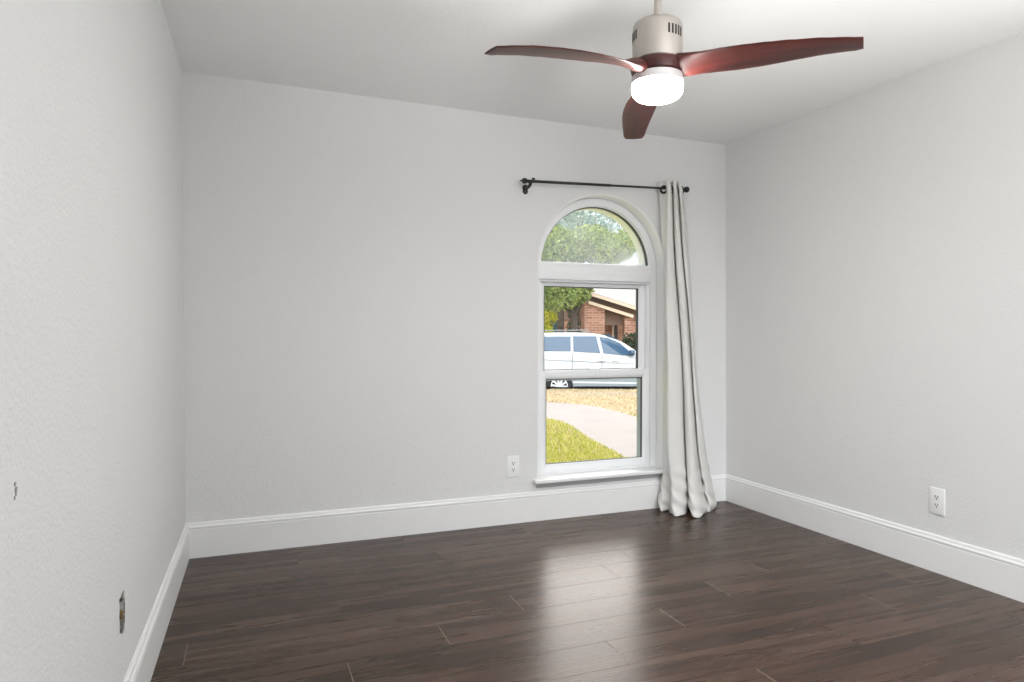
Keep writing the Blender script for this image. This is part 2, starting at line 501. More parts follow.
# floor: planks 0.182 wide and 1.265 long, running along the window wall
def build_floor():
    bm = bmesh.new()
    lay = bm.loops.layers.float_color.new('plank')
    W, L = 0.182, 1.2675
    known = {-1: 2.098, 0: 1.235, 1: 1.588, 2: 1.958, 3: 1.06, 4: 1.62, 5: 0.55, 6: 0.95, 7: 2.179, 8: 1.5, 9: 0.8}
    rnd = random.Random(11)
    x_lo, x_hi = xl(RY) - 0.05, xr(RY) + 0.05
    base = [bm.verts.new(p) for p in ((x_lo, RY, -0.004), (x_hi, RY, -0.004), (x_hi, D, -0.004), (x_lo, D, -0.004))]
    f = bm.faces.new(base)
    for lp in f.loops: lp[lay] = (0.0, 0.0, 0.0, 1)
    g, bv = 0.0002, 0.0010
    ends = []
    k = -18
    while 2.018 + k * W < D:
        y0, y1 = max(2.018 + k * W, RY), min(2.018 + (k + 1) * W, D)
        if y1 > RY + 0.01:
            x = known.get(k, rnd.uniform(0, L))
            while x > x_lo: x -= L
            while x < x_hi:
                a, b = max(x, x_lo), min(x + L, x_hi)
                if b - a > 0.01:
                    col = (rnd.random(), rnd.random(), rnd.random(), 1)
                    worn = k in (2, 3, 0, 1) or rnd.random() < 0.15
                    be = 0.0030 if worn else bv
                    o = [bm.verts.new(p) for p in ((a + g, y0 + g, -0.0007), (b - g, y0 + g, -0.0007), (b - g, y1 - g, -0.0007), (a + g, y1 - g, -0.0007))]
                    i = [bm.verts.new(p) for p in ((a + be, y0 + bv, 0), (b - bv, y0 + bv, 0), (b - bv, y1 - bv, 0), (a + be, y1 - bv, 0))]
                    fs = [bm.faces.new(i)]
                    for q in range(4):
                        fs.append(bm.faces.new((o[q], o[(q + 1) % 4], i[(q + 1) % 4], i[q])))
                    for f in fs:
                        for lp in f.loops: lp[lay] = col
                    if worn: fs[4].material_index = 1
                x += L
        k += 1
    o = struct('floor', bm, [M_floor, plain('worn_plank_edge', (0.24, 0.185, 0.15), 0.5, noise=0.2, nscale=50)], label='dark brown wood plank floor')
    return o
build_floor()
bm = bmesh.new()
add_box(bm, (xl(RY) - 0.2, RY - 0.15, -0.2), (xr(RY) + 0.2, D + 0.21, -0.006))
struct('trim_1', bm, M_pale_slab, label='concrete slab under the wood floor')

# window wall with the arched opening
WX0, WX1 = 1.655, 2.550
WCX, WR = (WX0 + WX1) / 2, (WX1 - WX0) / 2
WZS, WZB = 1.564, 0.252
WT = 0.215
def arch_path(r, zb, n=40):
    """from bottom left up and over to bottom right"""
    p = [(WCX - r, zb)]
    for k in range(1, 12): p.append((WCX - r, zb + (WZS - zb) * k / 12))
    for k in range(n + 1):
        a = PI - PI * k / n
        p.append((WCX + r * math.cos(a), WZS + r * math.sin(a)))
    for k in range(1, 13): p.append((WCX + r, WZS + (zb - WZS) * k / 12))
    return p
def holed_face(bm, outer, holes):
    edges = []
    def loopv(vs):
        for a, b in zip(vs, vs[1:] + vs[:1]):
            e = bm.edges.get((a, b)) or bm.edges.new((a, b))
            edges.append(e)
    loopv(outer)
    for h in holes: loopv(h)
    bmesh.ops.triangle_fill(bm, use_beauty=True, use_dissolve=False, edges=edges)

bm = bmesh.new()
steps = [(0.011, 0.0), (0.0072, 0.0009), (0.0036, 0.0033), (0.001, 0.007), (0.0, 0.0115), (0.0, WT)]
rings = [[bm.verts.new((x, D + dy, z)) for x, z in arch_path(WR + dr, WZB - dr)] for dr, dy in steps]
for a, b in zip(rings, rings[1:]):
    n = len(a)
    for k in range(n):
        bm.faces.new((a[k], a[(k + 1) % n], b[(k + 1) % n], b[k])).material_index = 1
def outer_rect(y):
    return [bm.verts.new(p) for p in ((XL - 0.12, y, -0.2), (XL - 0.12 + LEAN, y, 2.65), (XR + 0.12 + LEAN, y, 2.65), (XR + 0.12, y, -0.2))]
of, ob = outer_rect(D), outer_rect(D + WT)
holed_face(bm, of, [rings[0]])
holed_face(bm, ob, [rings[-1]])
for k in range(4):
    bm.faces.new((of[k], of[(k + 1) % 4], ob[(k + 1) % 4], ob[k]))
wb = struct('wall_back', bm, [M_wall, M_trim], label='pale grey window wall with an arched opening')
for p in wb.data.polygons: p.use_smooth = True
wb.data.set_sharp_from_angle(angle=math.radians(25))

# left wall with the hole for the open outlet box
OY0, OY1, OZ0, OZ1 = 2.075, 2.145, 0.328, 0.424
def build_left():
    bm = bmesh.new()
    def P(y, z, t=0.0): return (xl(y, z) - t, y, z)
    def ring(t):
        o = [bm.verts.new(P(y, z, t)) for y, z in ((RY, -0.2), (RY, 2.65), (D + 0.02, 2.65), (D + 0.02, -0.2))]
        rnd = random.Random(5)
        hp = []
        for a, b in (((OY0, OZ0), (OY0, OZ1)), ((OY0, OZ1), (OY1, OZ1)), ((OY1, OZ1), (OY1, OZ0)), ((OY1, OZ0), (OY0, OZ0))):
            for k in range(6):
                f = k / 6
                hp.append((a[0] + (b[0] - a[0]) * f + rnd.uniform(-.003, .003), a[1] + (b[1] - a[1]) * f + rnd.uniform(-.003, .003)))
        h = [bm.verts.new(P(y, z, t)) for y, z in hp]
        return o, h
    o0, h0 = ring(0.0); o1, h1 = ring(0.11)
    holed_face(bm, o0, [h0]); holed_face(bm, o1, [h1])
    for A, B in ((o0, o1), (h0, h1)):
        n = len(A)
        for k in range(n): bm.faces.new((A[k], A[(k + 1) % n], B[(k + 1) % n], B[k]))
    return struct('wall_left', bm, M_wall, label='pale grey left wall')
build_left()
bm = bmesh.new()
y0, y1 = RY, D + 0.02
add_hull(bm, [(xr(y0, -.2), y0, -.2), (xr(y0, -.2) + .11, y0, -.2), (xr(y1, -.2) + .11, y1, -.2), (xr(y1, -.2), y1, -.2),
              (xr(y0, 2.65), y0, 2.65), (xr(y0, 2.65) + .11, y0, 2.65), (xr(y1, 2.65) + .11, y1, 2.65), (xr(y1, 2.65), y1, 2.65)])
struct('wall_right', bm, M_wall, label='pale grey right wall')
bm = bmesh.new()
xa, xb = xl(RY) - 0.15, xr(RY) + 0.15
add_hull(bm, [(xa, RY - .1, zc(xa)), (xb, RY - .1, zc(xb)), (xb, D + .02, zc(xb)), (xa, D + .02, zc(xa)),
              (xa, RY - .1, 2.7), (xb, RY - .1, 2.7), (xb, D + .02, 2.7), (xa, D + .02, 2.7)])
struct('ceiling', bm, M_ceiling, label='white textured ceiling')
# wall behind the camera: unseen, its wide opening added to let daylight in
RX0, RX1, RZ = 0.05, 2.85, 2.2
bm = bmesh.new()
xa, xb = xl(RY) - 0.12, xr(RY) + 0.12
for a, b in (((xa, RY - .12, -.2), (RX0, RY, 2.65)), ((RX1, RY - .12, -.2), (xb, RY, 2.65)), ((RX0, RY - .12, RZ), (RX1, RY, 2.65)), ((RX0, RY - .12, -.2), (RX1, RY, 0.0))):
    add_box(bm, a, b)
struct('wall_rear', bm, M_wall, label='pale grey wall behind the viewer with a wide opening added for daylight')
bm = bmesh.new()
add_box(bm, (-9, -11, -0.35), (12, RY - .12, -0.2))  # unseen ground, added to bounce daylight up to the ceiling
struct('bounce_ground', bm, M_pale_slab, label='pale ground added behind the room to bounce daylight')
portal('rear_portal', ((RX0 + RX1) / 2, RY - .06, RZ / 2), RX1 - RX0, RZ, (0, 1, 0))
portal('window_portal', (WCX, D + WT + 0.02, (WZB + WZS + WR) / 2), 2 * WR, WZS + WR - WZB, (0, -1, 0))

# baseboards: flat board, a fine groove and a stepped cap
BBH = 0.178
BB_PROF = [(0.0, 0.0), (0.015, 0.0), (0.015, BBH - 0.036), (0.0128, BBH - 0.034), (0.0128, BBH - 0.031), (0.0155, BBH - 0.029),
           (0.0165, BBH - 0.022), (0.0135, BBH - 0.0165), (0.0105, BBH - 0.0145), (0.0105, BBH - 0.011), (0.0085, BBH - 0.004), (0.0055, BBH), (0.0, BBH)]
def baseboard(name, fn, a, b, label):
    bm = bmesh.new()
    loft(bm, [[fn(s, t, z) for t, z in BB_PROF] for s in (a, b)])
    o = struct(name, bm, M_trim, label=label)
    return o
baseboard('baseboard_back', lambda s, t, z: (s, D - t, z), XL + 0.0006, XR - 0.0006, 'white baseboard under the arched window')
baseboard('baseboard_left', lambda s, t, z: (xl(s, z) + t, s, z), RY, D - 0.0005, 'white baseboard along the left wall')
baseboard('baseboard_right', lambda s, t, z: (xr(s, z) - t, s, z), RY, D - 0.0005, 'white baseboard along the right wall')

# a small scuff where the paint has chipped on the left wall
bm = bmesh.new()
for y, z, w, h in ((1.268, 0.905, 0.005, 0.006), (1.272, 0.893, 0.007, 0.012), (1.265, 0.884, 0.004, 0.005)):
    poly = [(y + w * math.cos(a) * (0.7 + 0.3 * math.sin(3 * a)), z + h * math.sin(a) * (0.8 + 0.2 * math.cos(2 * a))) for a in [2 * PI * k / 14 for k in range(14)]]
    t0 = xl(y, z)
    add_prism(bm, poly, t0 + 0.0002, t0 + 0.0009, axis='X')
finish('paint_chip', bm, plain('grey_scuff', (0.33, 0.32, 0.31), 0.9), bpy.data.objects['wall_left'], smooth=False)

# ---------------------------------------------------------------- window
win = bpy.data.objects.new('window_1', None)
C.objects.link(win)
win['kind'] = 'structure'
win['label'] = 'arched white single hung window with a transom bar'
FY = D + 0.088                # face of the frame
def arch_band(bm, r0, r1, y0, y1, zb0, zb1=None):
    zb1 = zb0 if zb1 is None else zb1
    a = arch_path(r0, zb0); b = arch_path(r1, zb1)
    for y_a in (0,):
        A = [bm.verts.new((x, y0, z)) for x, z in a]; B = [bm.verts.new((x, y0, z)) for x, z in b]
        A2 = [bm.verts.new((x, y1, z)) for x, z in a]; B2 = [bm.verts.new((x, y1, z)) for x, z in b]
        for P, Q in ((A, B), (B, B2), (B2, A2), (A2, A)):
            for k in range(len(P) - 1):
                bm.faces.new((P[k], P[k + 1], Q[k + 1], Q[k]))
        for i in (0, -1):
            bm.faces.new((A[i], B[i], B2[i], A2[i]))
bm = bmesh.new()
arch_band(bm, WR - 0.001, WR - 0.017, FY + 0.006, D + 0.19, WZB)      # thin set back outer fin
arch_band(bm, WR - 0.004, WR - 0.047, FY, D + 0.19, WZB)              # main frame
finish('outer_frame', bm, M_vinyl, win, angle=30)
TB0, TB1 = 1.478, 1.586
# fixed half round light
bm = bmesh.new()
n = 44
def half(r, y): return [(WCX + r * math.cos(PI - PI * k / n), y, WZS + r * math.sin(PI - PI * k / n)) for k in range(n + 1)]
def half_band(bm, r0, r1, y0, y1):
    A, B, A2, B2 = ([bm.verts.new(p) for p in half(r, y)] for r, y in ((r0, y0), (r1, y0), (r0, y1), (r1, y1)))
    for P, Q in ((A, B), (B, B2), (B2, A2), (A2, A)):
        for k in range(n): bm.faces.new((P[k], P[k + 1], Q[k + 1], Q[k]))
    for i in (0, -1): bm.faces.new((A[i], B[i], B2[i], A2[i]))
half_band(bm, WR - 0.045, WR - 0.054, FY + 0.012, FY + 0.05)
finish('arch_sash', bm, M_vinyl, win, angle=30)
bm = bmesh.new()
half_band(bm, WR - 0.0535, WR - 0.059, FY + 0.022, FY + 0.044)
finish('arch_gasket', bm, M_gasket, win, angle=30)
bm = bmesh.new()
f0 = [bm.verts.new((x, FY + 0.040, z)) for x, y, z in half(WR - 0.052, 0)]
bm.faces.new(f0)
finish('arch_pane', bm, M_glass_haze, win, smooth=False)
bm = bmesh.new()
half_band(bm, WR - 0.045, WR - 0.0595, FY + 0.050, FY + 0.122)
finish('arch_outer_stop', bm, M_vinyl, win, angle=30)
# transom bar
bm = bmesh.new()
add_box(bm, (WX0 + 0.002, D + 0.068, TB0), (WX1 - 0.056, FY + 0.08, TB1), 0.004)
add_box(bm, (WX0 + 0.03, D + 0.08, TB1 - 0.012), (WX1 - 0.06, FY + 0.07, TB1 + 0.003), 0.003)
add_box(bm, (WX0 + 0.03, FY + 0.004, TB0 - 0.013), (WX1 - 0.03, FY + 0.09, TB0 + 0.01), 0.001)
finish('transom_bar', bm, M_vinyl, win, angle=30)
# sashes
def sash(name, x0, x1, z0, z1, gx0, gx1, gz0, gz1, y0, y1, pane_mat):
    bm = bmesh.new()
    for a, b in (((x0, z0), (gx0, z1)), ((gx1, z0), (x1, z1)), ((gx0 - .001, z0), (gx1 + .001, gz0)), ((gx0 - .001, gz1), (gx1 + .001, z1))):
        add_box(bm, (a[0], y0, a[1]), (b[0], y1, b[1]), 0.003)
    # sloped glazing bead round the glass
    bd = 0.010
    yb = y0 + 0.008
    o = [(gx0, gz0), (gx1, gz0), (gx1, gz1), (gx0, gz1)]
    i = [(gx0 + bd, gz0 + bd), (gx1 - bd, gz0 + bd), (gx1 - bd, gz1 - bd), (gx0 + bd, gz1 - bd)]
    ov = [bm.verts.new((x, y0 + 0.001, z)) for x, z in o]; iv = [bm.verts.new((x, yb, z)) for x, z in i]
    ov2 = [bm.verts.new((x, y1 - .004, z)) for x, z in o]; iv2 = [bm.verts.new((x, y1 - .004, z)) for x, z in i]
    for P, Q in ((ov, iv), (iv, iv2), (iv2, ov2)):
        for k in range(4): bm.faces.new((P[k], P[(k + 1) % 4], Q[(k + 1) % 4], Q[k]))
    s = finish(name, bm, M_vinyl, win, angle=30)
    bm = bmesh.new()
    g = 0.006
    for a, b in (((gx0 + bd, gz0 + bd), (gx0 + bd + g, gz1 - bd)), ((gx1 - bd - g * 1.8, gz0 + bd), (gx1 - bd, gz1 - bd)),
                 ((gx0 + bd, gz0 + bd), (gx1 - bd, gz0 + bd + g * .6)), ((gx0 + bd, gz1 - bd - g * .9), (gx1 - bd, gz1 - bd))):
        add_box(bm, (a[0], yb + 0.004, a[1]), (b[0], y1 - 0.006, b[1]))
    finish('gasket', bm, M_gasket, s, smooth=False)
    bm = bmesh.new()
    if name == 'lower_sash':
        add_box(bm, (gx1 - bd - g * 1.8 - 0.022, yb + 0.006, gz0 + bd), (gx1 - bd - g * 1.8, y1 - 0.006, gz1 - bd))
        add_box(bm, (gx0 + bd + g, yb + 0.006, gz1 - bd - g * .9 - 0.006), (gx1 - bd - g * 1.8, y1 - 0.006, gz1 - bd - g * .9))
        finish('spacer', bm, M_spacer, s, smooth=False)
        bm = bmesh.new()
    ym = (yb + y1) / 2
    v = [bm.verts.new(p) for p in ((gx0 + bd - .002, ym, gz0 + bd - .002), (gx1 - bd + .002, ym, gz0 + bd - .002), (gx1 - bd + .002, ym, gz1 - bd + .002), (gx0 + bd - .002, ym, gz1 - bd + .002))]
    bm.faces.new(v)
    finish('pane', bm, pane_mat, s, smooth=False)
    return s
FI0, FI1 = WX0 + 0.046, WX1 - 0.048
sash('upper_sash', FI0 + 0.001, FI1 - 0.0255, 0.862, TB0 - 0.0135, 1.734, 2.446, 0.896, 1.450, FY + 0.036, FY + 0.066, M_glass)
sash('lower_sash', FI0 + 0.001, FI1 - 0.001, WZB + 0.012, 0.906, 1.734, 2.458, 0.306, 0.862, FY + 0.004, FY + 0.0345, M_glass)
bm = bmesh.new()
add_box(bm, (FI1 - 0.025, FY + 0.010, 0.9065), (FI1 - 0.0005, FY + 0.09, TB0 - 0.0135), 0.002)
finish('sash_track', bm, M_vinyl, win)
bm = bmesh.new()
add_box(bm, (FI0 - 0.002, FY - 0.002, WZB), (FI1 + 0.002, FY + 0.1, WZB + 0.0115), 0.002)
finish('frame_bottom', bm, M_vinyl, win)
bm = bmesh.new()
add_box(bm, (2.06, FY + 0.006, 0.9065), (2.12, FY + 0.033, 0.914), 0.003)
finish('sash_lock', bm, M_vinyl, win)
# stool and apron
bm = bmesh.new()
SX0, SX1 = 1.612, 2.60
add_box(bm, (SX0, D - 0.050, 0.231), (SX1, D - 0.0002, 0.254), 0.006, 3)
add_box(bm, (WX0 + 0.001, D - 0.012, 0.233), (WX1 - 0.001, FY + 0.0, 0.2535), 0.001)
finish('window_sill', bm, M_trim, win, angle=40)
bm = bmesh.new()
add_box(bm, (SX0 + 0.022, D - 0.011, 0.199), (SX1 - 0.03, D - 0.0002, 0.2305), 0.003)  # its grey base colour stands in for shade below the sill
ap = finish('apron', bm, plain('sill_shade_grey', (0.40, 0.40, 0.39), 0.7), win, angle=40)
ap['label'] = 'strip under the sill, coloured grey for the shade there'

# ---------------------------------------------------------------- curtain rod and curtain
RODY = D - 0.08
rod_a, rod_b = Vector((1.538, RODY, 2.040)), Vector((2.655, RODY, 2.078))
def rodz(x): return rod_a.z + (rod_b.z - rod_a.z) * (x - rod_a.x) / (rod_b.x - rod_a.x)
rod = thing('curtain_rod', 'thin black metal curtain rod with ball ends above the arched window', 'curtain rod', (0, 0, 0))
bm = bmesh.new()
def rp(x, dz=0, dy=0): return (x, RODY + dy, rodz(x) + dz)
add_tube(bm, [rp(1.530), rp(2.10)], 0.0085, 14)
add_tube(bm, [rp(2.09), rp(2.652)], 0.0068, 14)
finish('pole', bm, M_black, rod)
bm = bmesh.new()
add_lathe(bm, [(0.0005, -0.036), (0.003, -0.034), (0.0045, -0.026), (0.007, -0.020), (0.015, -0.016), (0.017, -0.004), (0.014, 0.006), (0.010, 0.012), (0.010, 0.02)], rp(1.528), 24, axis='X')
finish('end_cap', bm, M_black, rod)
bm = bmesh.new()
add_lathe(bm, [(0.011, -0.022), (0.012, -0.016), (0.0075, -0.013), (0.0085, -0.008), (0.0155, -0.004), (0.019, 0.004), (0.020, 0.011), (0.0175, 0.019), (0.011, 0.025), (0.0008, 0.028)], rp(2.655), 24, axis='X')
finish('end_cap', bm, M_black, rod)
for bx in (1.560, 2.60):
    bm = bmesh.new()
    z = rodz(bx)
    add_lathe(bm, [(0.002, -0.0002), (0.019, -0.0002), (0.019, -0.005), (0.014, -0.010), (0.002, -0.011)], (bx, D, z - 0.024), 24, axis='Y')
    add_lathe(bm, [(0.002, -0.0002), (0.017, -0.0002), (0.017, -0.005), (0.012, -0.010), (0.002, -0.011)], (bx, D, z - 0.046), 24, axis='Y')
    add_tube(bm, [(bx, D - 0.004, z - 0.03), (bx, D - 0.045, z - 0.03), (bx, RODY + 0.004, z - 0.022), (bx, RODY - 0.004, z - 0.014)], 0.009, 12)
    # cup round the pole
    n = 14
    pts = []
    for k in range(n + 1):
        a = math.radians(160) + math.radians(220) * k / n
        pts.append((bx, RODY + 0.0125 * math.cos(a), z + 0.0125 * math.sin(a)))
    for dx in (-0.006, 0, 0.006):
        add_tube(bm, [(p[0] + dx, p[1], p[2]) for p in pts], 0.004, 8)
    add_tube(bm, [(bx + 0.004, RODY - 0.014, z + 0.012), (bx + 0.022, RODY - 0.016, z + 0.012)], 0.006, 10)
    finish('bracket', bm, M_black, rod)

def cr(p0, p1, p2, p3, t):
    return 0.5 * ((2 * p1) + (-p0 + p2) * t + (2 * p0 - 5 * p1 + 4 * p2 - p3) * t * t + (-p0 + 3 * p1 - 3 * p2 + p3) * t ** 3)
def crv(pts, n):
    out = []
    for i in range(len(pts) - 1):
        p = [pts[max(i - 1, 0)], pts[i], pts[i + 1], pts[min(i + 2, len(pts) - 1)]]
        for k in range(n):
            out.append(tuple(cr(p[0][j], p[1][j], p[2][j], p[3][j], k / n) for j in range(len(pts[0]))))
    out.append(tuple(pts[-1]))
    return out
# plan outline of the gathered curtain at several heights: hem, fold, valley, fold, valley, fold, hem
LV = [
 (2.118, [(2.471, 3.745), (2.477, 3.72), (2.487, 3.69), (2.496, 3.654), (2.510, 3.662), (2.575, 3.735), (2.535, 3.66), (2.544, 3.652), (2.621, 3.74), (2.576, 3.664), (2.582, 3.652), (2.621, 3.69), (2.66, 3.74)]),
 (2.000, [(2.498, 3.75), (2.503, 3.735), (2.513, 3.71), (2.494, 3.657), (2.517, 3.657), (2.59, 3.735), (2.543, 3.66), (2.559, 3.65), (2.637, 3.74), (2.59, 3.664), (2.598, 3.652), (2.637, 3.69), (2.677, 3.74)]),
 (1.550, [(2.526, 3.75), (2.52, 3.735), (2.508, 3.7), (2.482, 3.645), (2.534, 3.65), (2.616, 3.735), (2.563, 3.655), (2.592, 3.64), (2.683, 3.735), (2.631, 3.66), (2.645, 3.655), (2.686, 3.69), (2.727, 3.742)]),
 (1.050, [(2.538, 3.752), (2.527, 3.73), (2.511, 3.69), (2.485, 3.635), (2.571, 3.64), (2.662, 3.73), (2.601, 3.645), (2.629, 3.625), (2.733, 3.735), (2.685, 3.665), (2.686, 3.655), (2.723, 3.69), (2.767, 3.744)]),
 (0.450, [(2.529, 3.752), (2.521, 3.73), (2.51, 3.68), (2.478, 3.61), (2.572, 3.605), (2.689, 3.72), (2.606, 3.61), (2.637, 3.58), (2.776, 3.725), (2.727, 3.655), (2.74, 3.645), (2.79, 3.68), (2.841, 3.742)]),
 (0.200, [(2.519, 3.748), (2.508, 3.72), (2.527, 3.68), (2.484, 3.59), (2.574, 3.585), (2.699, 3.71), (2.6, 3.58), (2.647, 3.55), (2.79, 3.69), (2.753, 3.63), (2.769, 3.62), (2.827, 3.66), (2.891, 3.738)]),
 (0.080, [(2.496, 3.735), (2.473, 3.69), (2.521, 3.66), (2.477, 3.575), (2.56, 3.565), (2.704, 3.7), (2.583, 3.54), (2.629, 3.505), (2.785, 3.64), (2.762, 3.6), (2.778, 3.59), (2.844, 3.64), (2.911, 3.72)]),
 (0.006, [(2.478, 3.72), (2.467, 3.68), (2.529, 3.66), (2.475, 3.56), (2.546, 3.545), (2.701, 3.69), (2.573, 3.51), (2.614, 3.465), (2.739, 3.56), (2.755, 3.56), (2.778, 3.57), (2.849, 3.63), (2.919, 3.715)]),
]
def curtain_mesh():
    bm = bmesh.new()
    NS = 9
    levels = [[(x, y, z) for x, y in crv(pl, NS)] for z, pl in LV]
    cols = len(levels[0])
    tall = [crv([levels[k][c] for k in range(len(levels))], 12) for c in range(cols)]
    rnd = random.Random(3)
    rows = len(tall[0])
    V = []
    for r in range(rows):
        row = []
        for c in range(cols):
            x, y, z = tall[c][r]
            low = max(0.0, 1 - z / 0.38)
            x += 0.010 * low * math.sin(z * 55 + c * 0.33) * math.sin(c * 0.21 + 1)
            y += 0.010 * low * math.sin(z * 70 + c * 0.27 + 2)
            x += 0.0018 * math.sin(z * 9 + c * 0.5); y += 0.002 * math.sin(z * 7 + c * 0.41)
            if z < 0.02:
                z = 0.004 + 0.006 * (0.5 + 0.5 * math.sin(c * 0.6))
            row.append(bm.verts.new((x, min(y, D - 0.019 if z < 0.26 else D - 0.012), z)))
        V.append(row)
    for r in range(rows - 1):
        for c in range(cols - 1):
            bm.faces.new((V[r][c], V[r][c + 1], V[r + 1][c + 1], V[r + 1][c]))
    return bm
cur = thing('curtain', 'long off-white grommet curtain gathered at the right end of the black rod', 'curtain', (0, 0, 0))
panel = finish('fabric_panel', curtain_mesh(), M_fabric, cur, angle=180)
sm = panel.modifiers.new('thick', 'SOLIDIFY'); sm.thickness = 0.003; sm.offset = 0
# grommets, where the rod passes through the cloth
for gx, ang in ((2.490, 52), (2.5385, 8), (2.549, -8), (2.5765, 8), (2.588, -8), (2.616, 20)):
    bm = bmesh.new()
    t = bmesh.new()
    n, mm = 28, 10
    R_, r_ = 0.0205, 0.0075
    rings = []
    for k in range(n):
        a = 2 * PI * k / n
        rings.append([t.verts.new(((R_ + r_ * math.cos(b)) * math.cos(a), r_ * 0.7 * math.sin(b), (R_ + r_ * math.cos(b)) * math.sin(a))) for b in [2 * PI * j / mm for j in range(mm)]])
    for k in range(n):
        for j in range(mm):
            t.faces.new((rings[k][j], rings[(k + 1) % n][j], rings[(k + 1) % n][(j + 1) % mm], rings[k][(j + 1) % mm]))
    merge(bm, t, Matrix.Translation((gx, RODY, rodz(gx) - 0.008)) @ Matrix.Rotation(math.radians(-ang), 4, 'Z'))
    finish('grommet', bm, M_black, cur, angle=180)

# ---------------------------------------------------------------- outlets
def make_outlet(label, loc, rotz):
    """faces local -Y, origin at the middle of the plate on the wall"""
    t = thing('wall_outlet', label, 'outlet', loc, rotz, 'covered white duplex outlets')
    bm = bmesh.new()
    add_box(bm, (-0.0395, -0.0062, -0.0635), (0.0395, -0.0003, 0.0635), 0.0028, 3)
    finish('cover_plate', bm, M_plate, t)
    for s in (-1, 1):
        bm = bmesh.new()
        z = s * 0.0195
        poly = []
        for k in range(32):
            a = 2 * PI * k / 32
            poly.append((0.0172 * math.cos(a), z + max(-0.0135, min(0.0135, 0.0172 * math.sin(a)))))
        add_prism(bm, poly, -0.0078, -0.005)
        r = finish('receptacle', bm, M_plate, t, angle=30)
        for dx, w, h in ((-0.0066, 0.0034, 0.0100), (0.0066, 0.0034, 0.0086)):
            bm = bmesh.new()
            add_box(bm, (dx - w / 2, -0.0082, z + 0.0035 - h / 2), (dx + w / 2, -0.0070, z + 0.0035 + h / 2))
            finish('slot', bm, M_slot, r, smooth=False)
        bm = bmesh.new()
        add_prism(bm, [(0.0034 * math.cos(a), z - 0.0075 + 0.0034 * math.sin(a)) for a in [2 * PI * k / 16 for k in range(16)]], -0.0082, -0.0070)
        finish('slot', bm, M_slot, r, smooth=False)
    bm = bmesh.new()
    add_lathe(bm, [(0.0033, -0.006), (0.0033, -0.0068), (0.002, -0.0074)], (0, 0, 0), 16, axis='Y')
    finish('screw', bm, M_plate, t)
    return t
make_outlet('white duplex outlet with cover plate on the window wall left of the window', (1.484, D, 0.341), 0)
oy = 2.268
make_outlet('white duplex outlet with cover plate on the right wall above its baseboard', (xr(oy, .34), oy, 0.341), -PI / 2 - AR + 0.0)

# open outlet on the left wall, no plate over it (local: built in world coordinates along the wall)
yo, zo = (OY0 + OY1) / 2, (OZ0 + OZ1) / 2
t = thing('open_outlet', 'bare outlet without cover plate in a ragged hole in the left wall', 'outlet', (xl(yo, zo), yo, zo), PI / 2 + AL)
# local -Y faces the room, local X runs along the wall
bm = bmesh.new()
for a, b in (((-0.033, 0.012, -0.046), (-0.030, 0.075, 0.046)), ((0.030, 0.012, -0.046), (0.033, 0.075, 0.046)),
             ((-0.033, 0.012, -0.048), (0.033, 0.075, -0.045)), ((-0.033, 0.012, 0.045), (0.033, 0.075, 0.048)), ((-0.033, 0.072, -0.046), (0.033, 0.075, 0.046))):
    add_box(bm, a, b)
finish('outlet_box', bm, M_box, t, smooth=False)
bm = bmesh.new()
add_box(bm, (-0.0165, -0.005, -0.033), (0.0165, 0.03, 0.033), 0.002)
rc = finish('receptacle', bm, M_steel, t)
bm = bmesh.new()
for s in (-1, 1):
    for dx in (-0.0066, 0.0066):
        add_box(bm, (dx - 0.0014, -0.0056, s * 0.018 - 0.001), (dx + 0.0014, -0.004, s * 0.018 + 0.008))
    add_box(bm, (-0.0025, -0.0056, s * 0.018 - 0.010), (0.0025, -0.004, s * 0.018 - 0.005))
finish('slot', bm, M_slot, rc, smooth=False)
for s in (-1, 1):
    bm = bmesh.new()
    poly = [(-0.0095, s * 0.032), (0.0095, s * 0.032), (0.0165, s * 0.047), (0.015, s * 0.0535), (0.004, s * 0.055), (0.0, s * 0.052), (-0.004, s * 0.055), (-0.015, s * 0.0535), (-0.0165, s * 0.047)]
    add_prism(bm, poly, -0.0035, -0.0016)
    add_box(bm, (-0.0165, -0.0035, s * 0.0325 - 0.004), (0.0165, -0.0005, s * 0.0325 + 0.004))
    finish('mounting_ear', bm, M_steel, t, smooth=False)
for s in (-1, 1):
    bm = bmesh.new()
    add_box(bm, (s * 0.0165 - 0.004, -0.0045, -0.012), (s * 0.0165 + 0.004, 0.02, 0.012), 0.001)
    finish('terminal', bm, M_brass, t)
bm = bmesh.new()
add_lathe(bm, [(0.0035, -0.004), (0.0035, -0.0062), (0.002, -0.0072)], (0, 0, 0), 14, axis='Y')
finish('screw', bm, M_brass, t)

# ---------------------------------------------------------------- ceiling fan
FX, FYY, TIPZ, FR, FA = 1.371, 2.078, 2.033, 0.66, -0.406
HUBZ = 2.112
fan = thing('ceiling_fan', 'three-blade ceiling fan with mahogany blades, nickel motor and lit lamp', 'ceiling fan', (FX, FYY, 0))
zceil = zc(FX)
bm = bmesh.new()
add_lathe(bm, [(0.070, zceil - 0.0005), (0.070, zceil - 0.006), (0.064, zceil - 0.03), (0.045, zceil - 0.052), (0.020, zceil - 0.06), (0.014, zceil - 0.062)], (0, 0, 0), 40)
finish('ceiling_canopy', bm, M_nickel, fan)
bm = bmesh.new()
add_lathe(bm, [(0.0125, 2.25), (0.0125, zceil - 0.058)], (0, 0, 0), 24)
add_lathe(bm, [(0.028, 2.256), (0.028, 2.264), (0.022, 2.272), (0.0125, 2.277)], (0, 0, 0), 28)
finish('downrod', bm, M_nickel, fan)
MR = 0.0885
bm = bmesh.new()
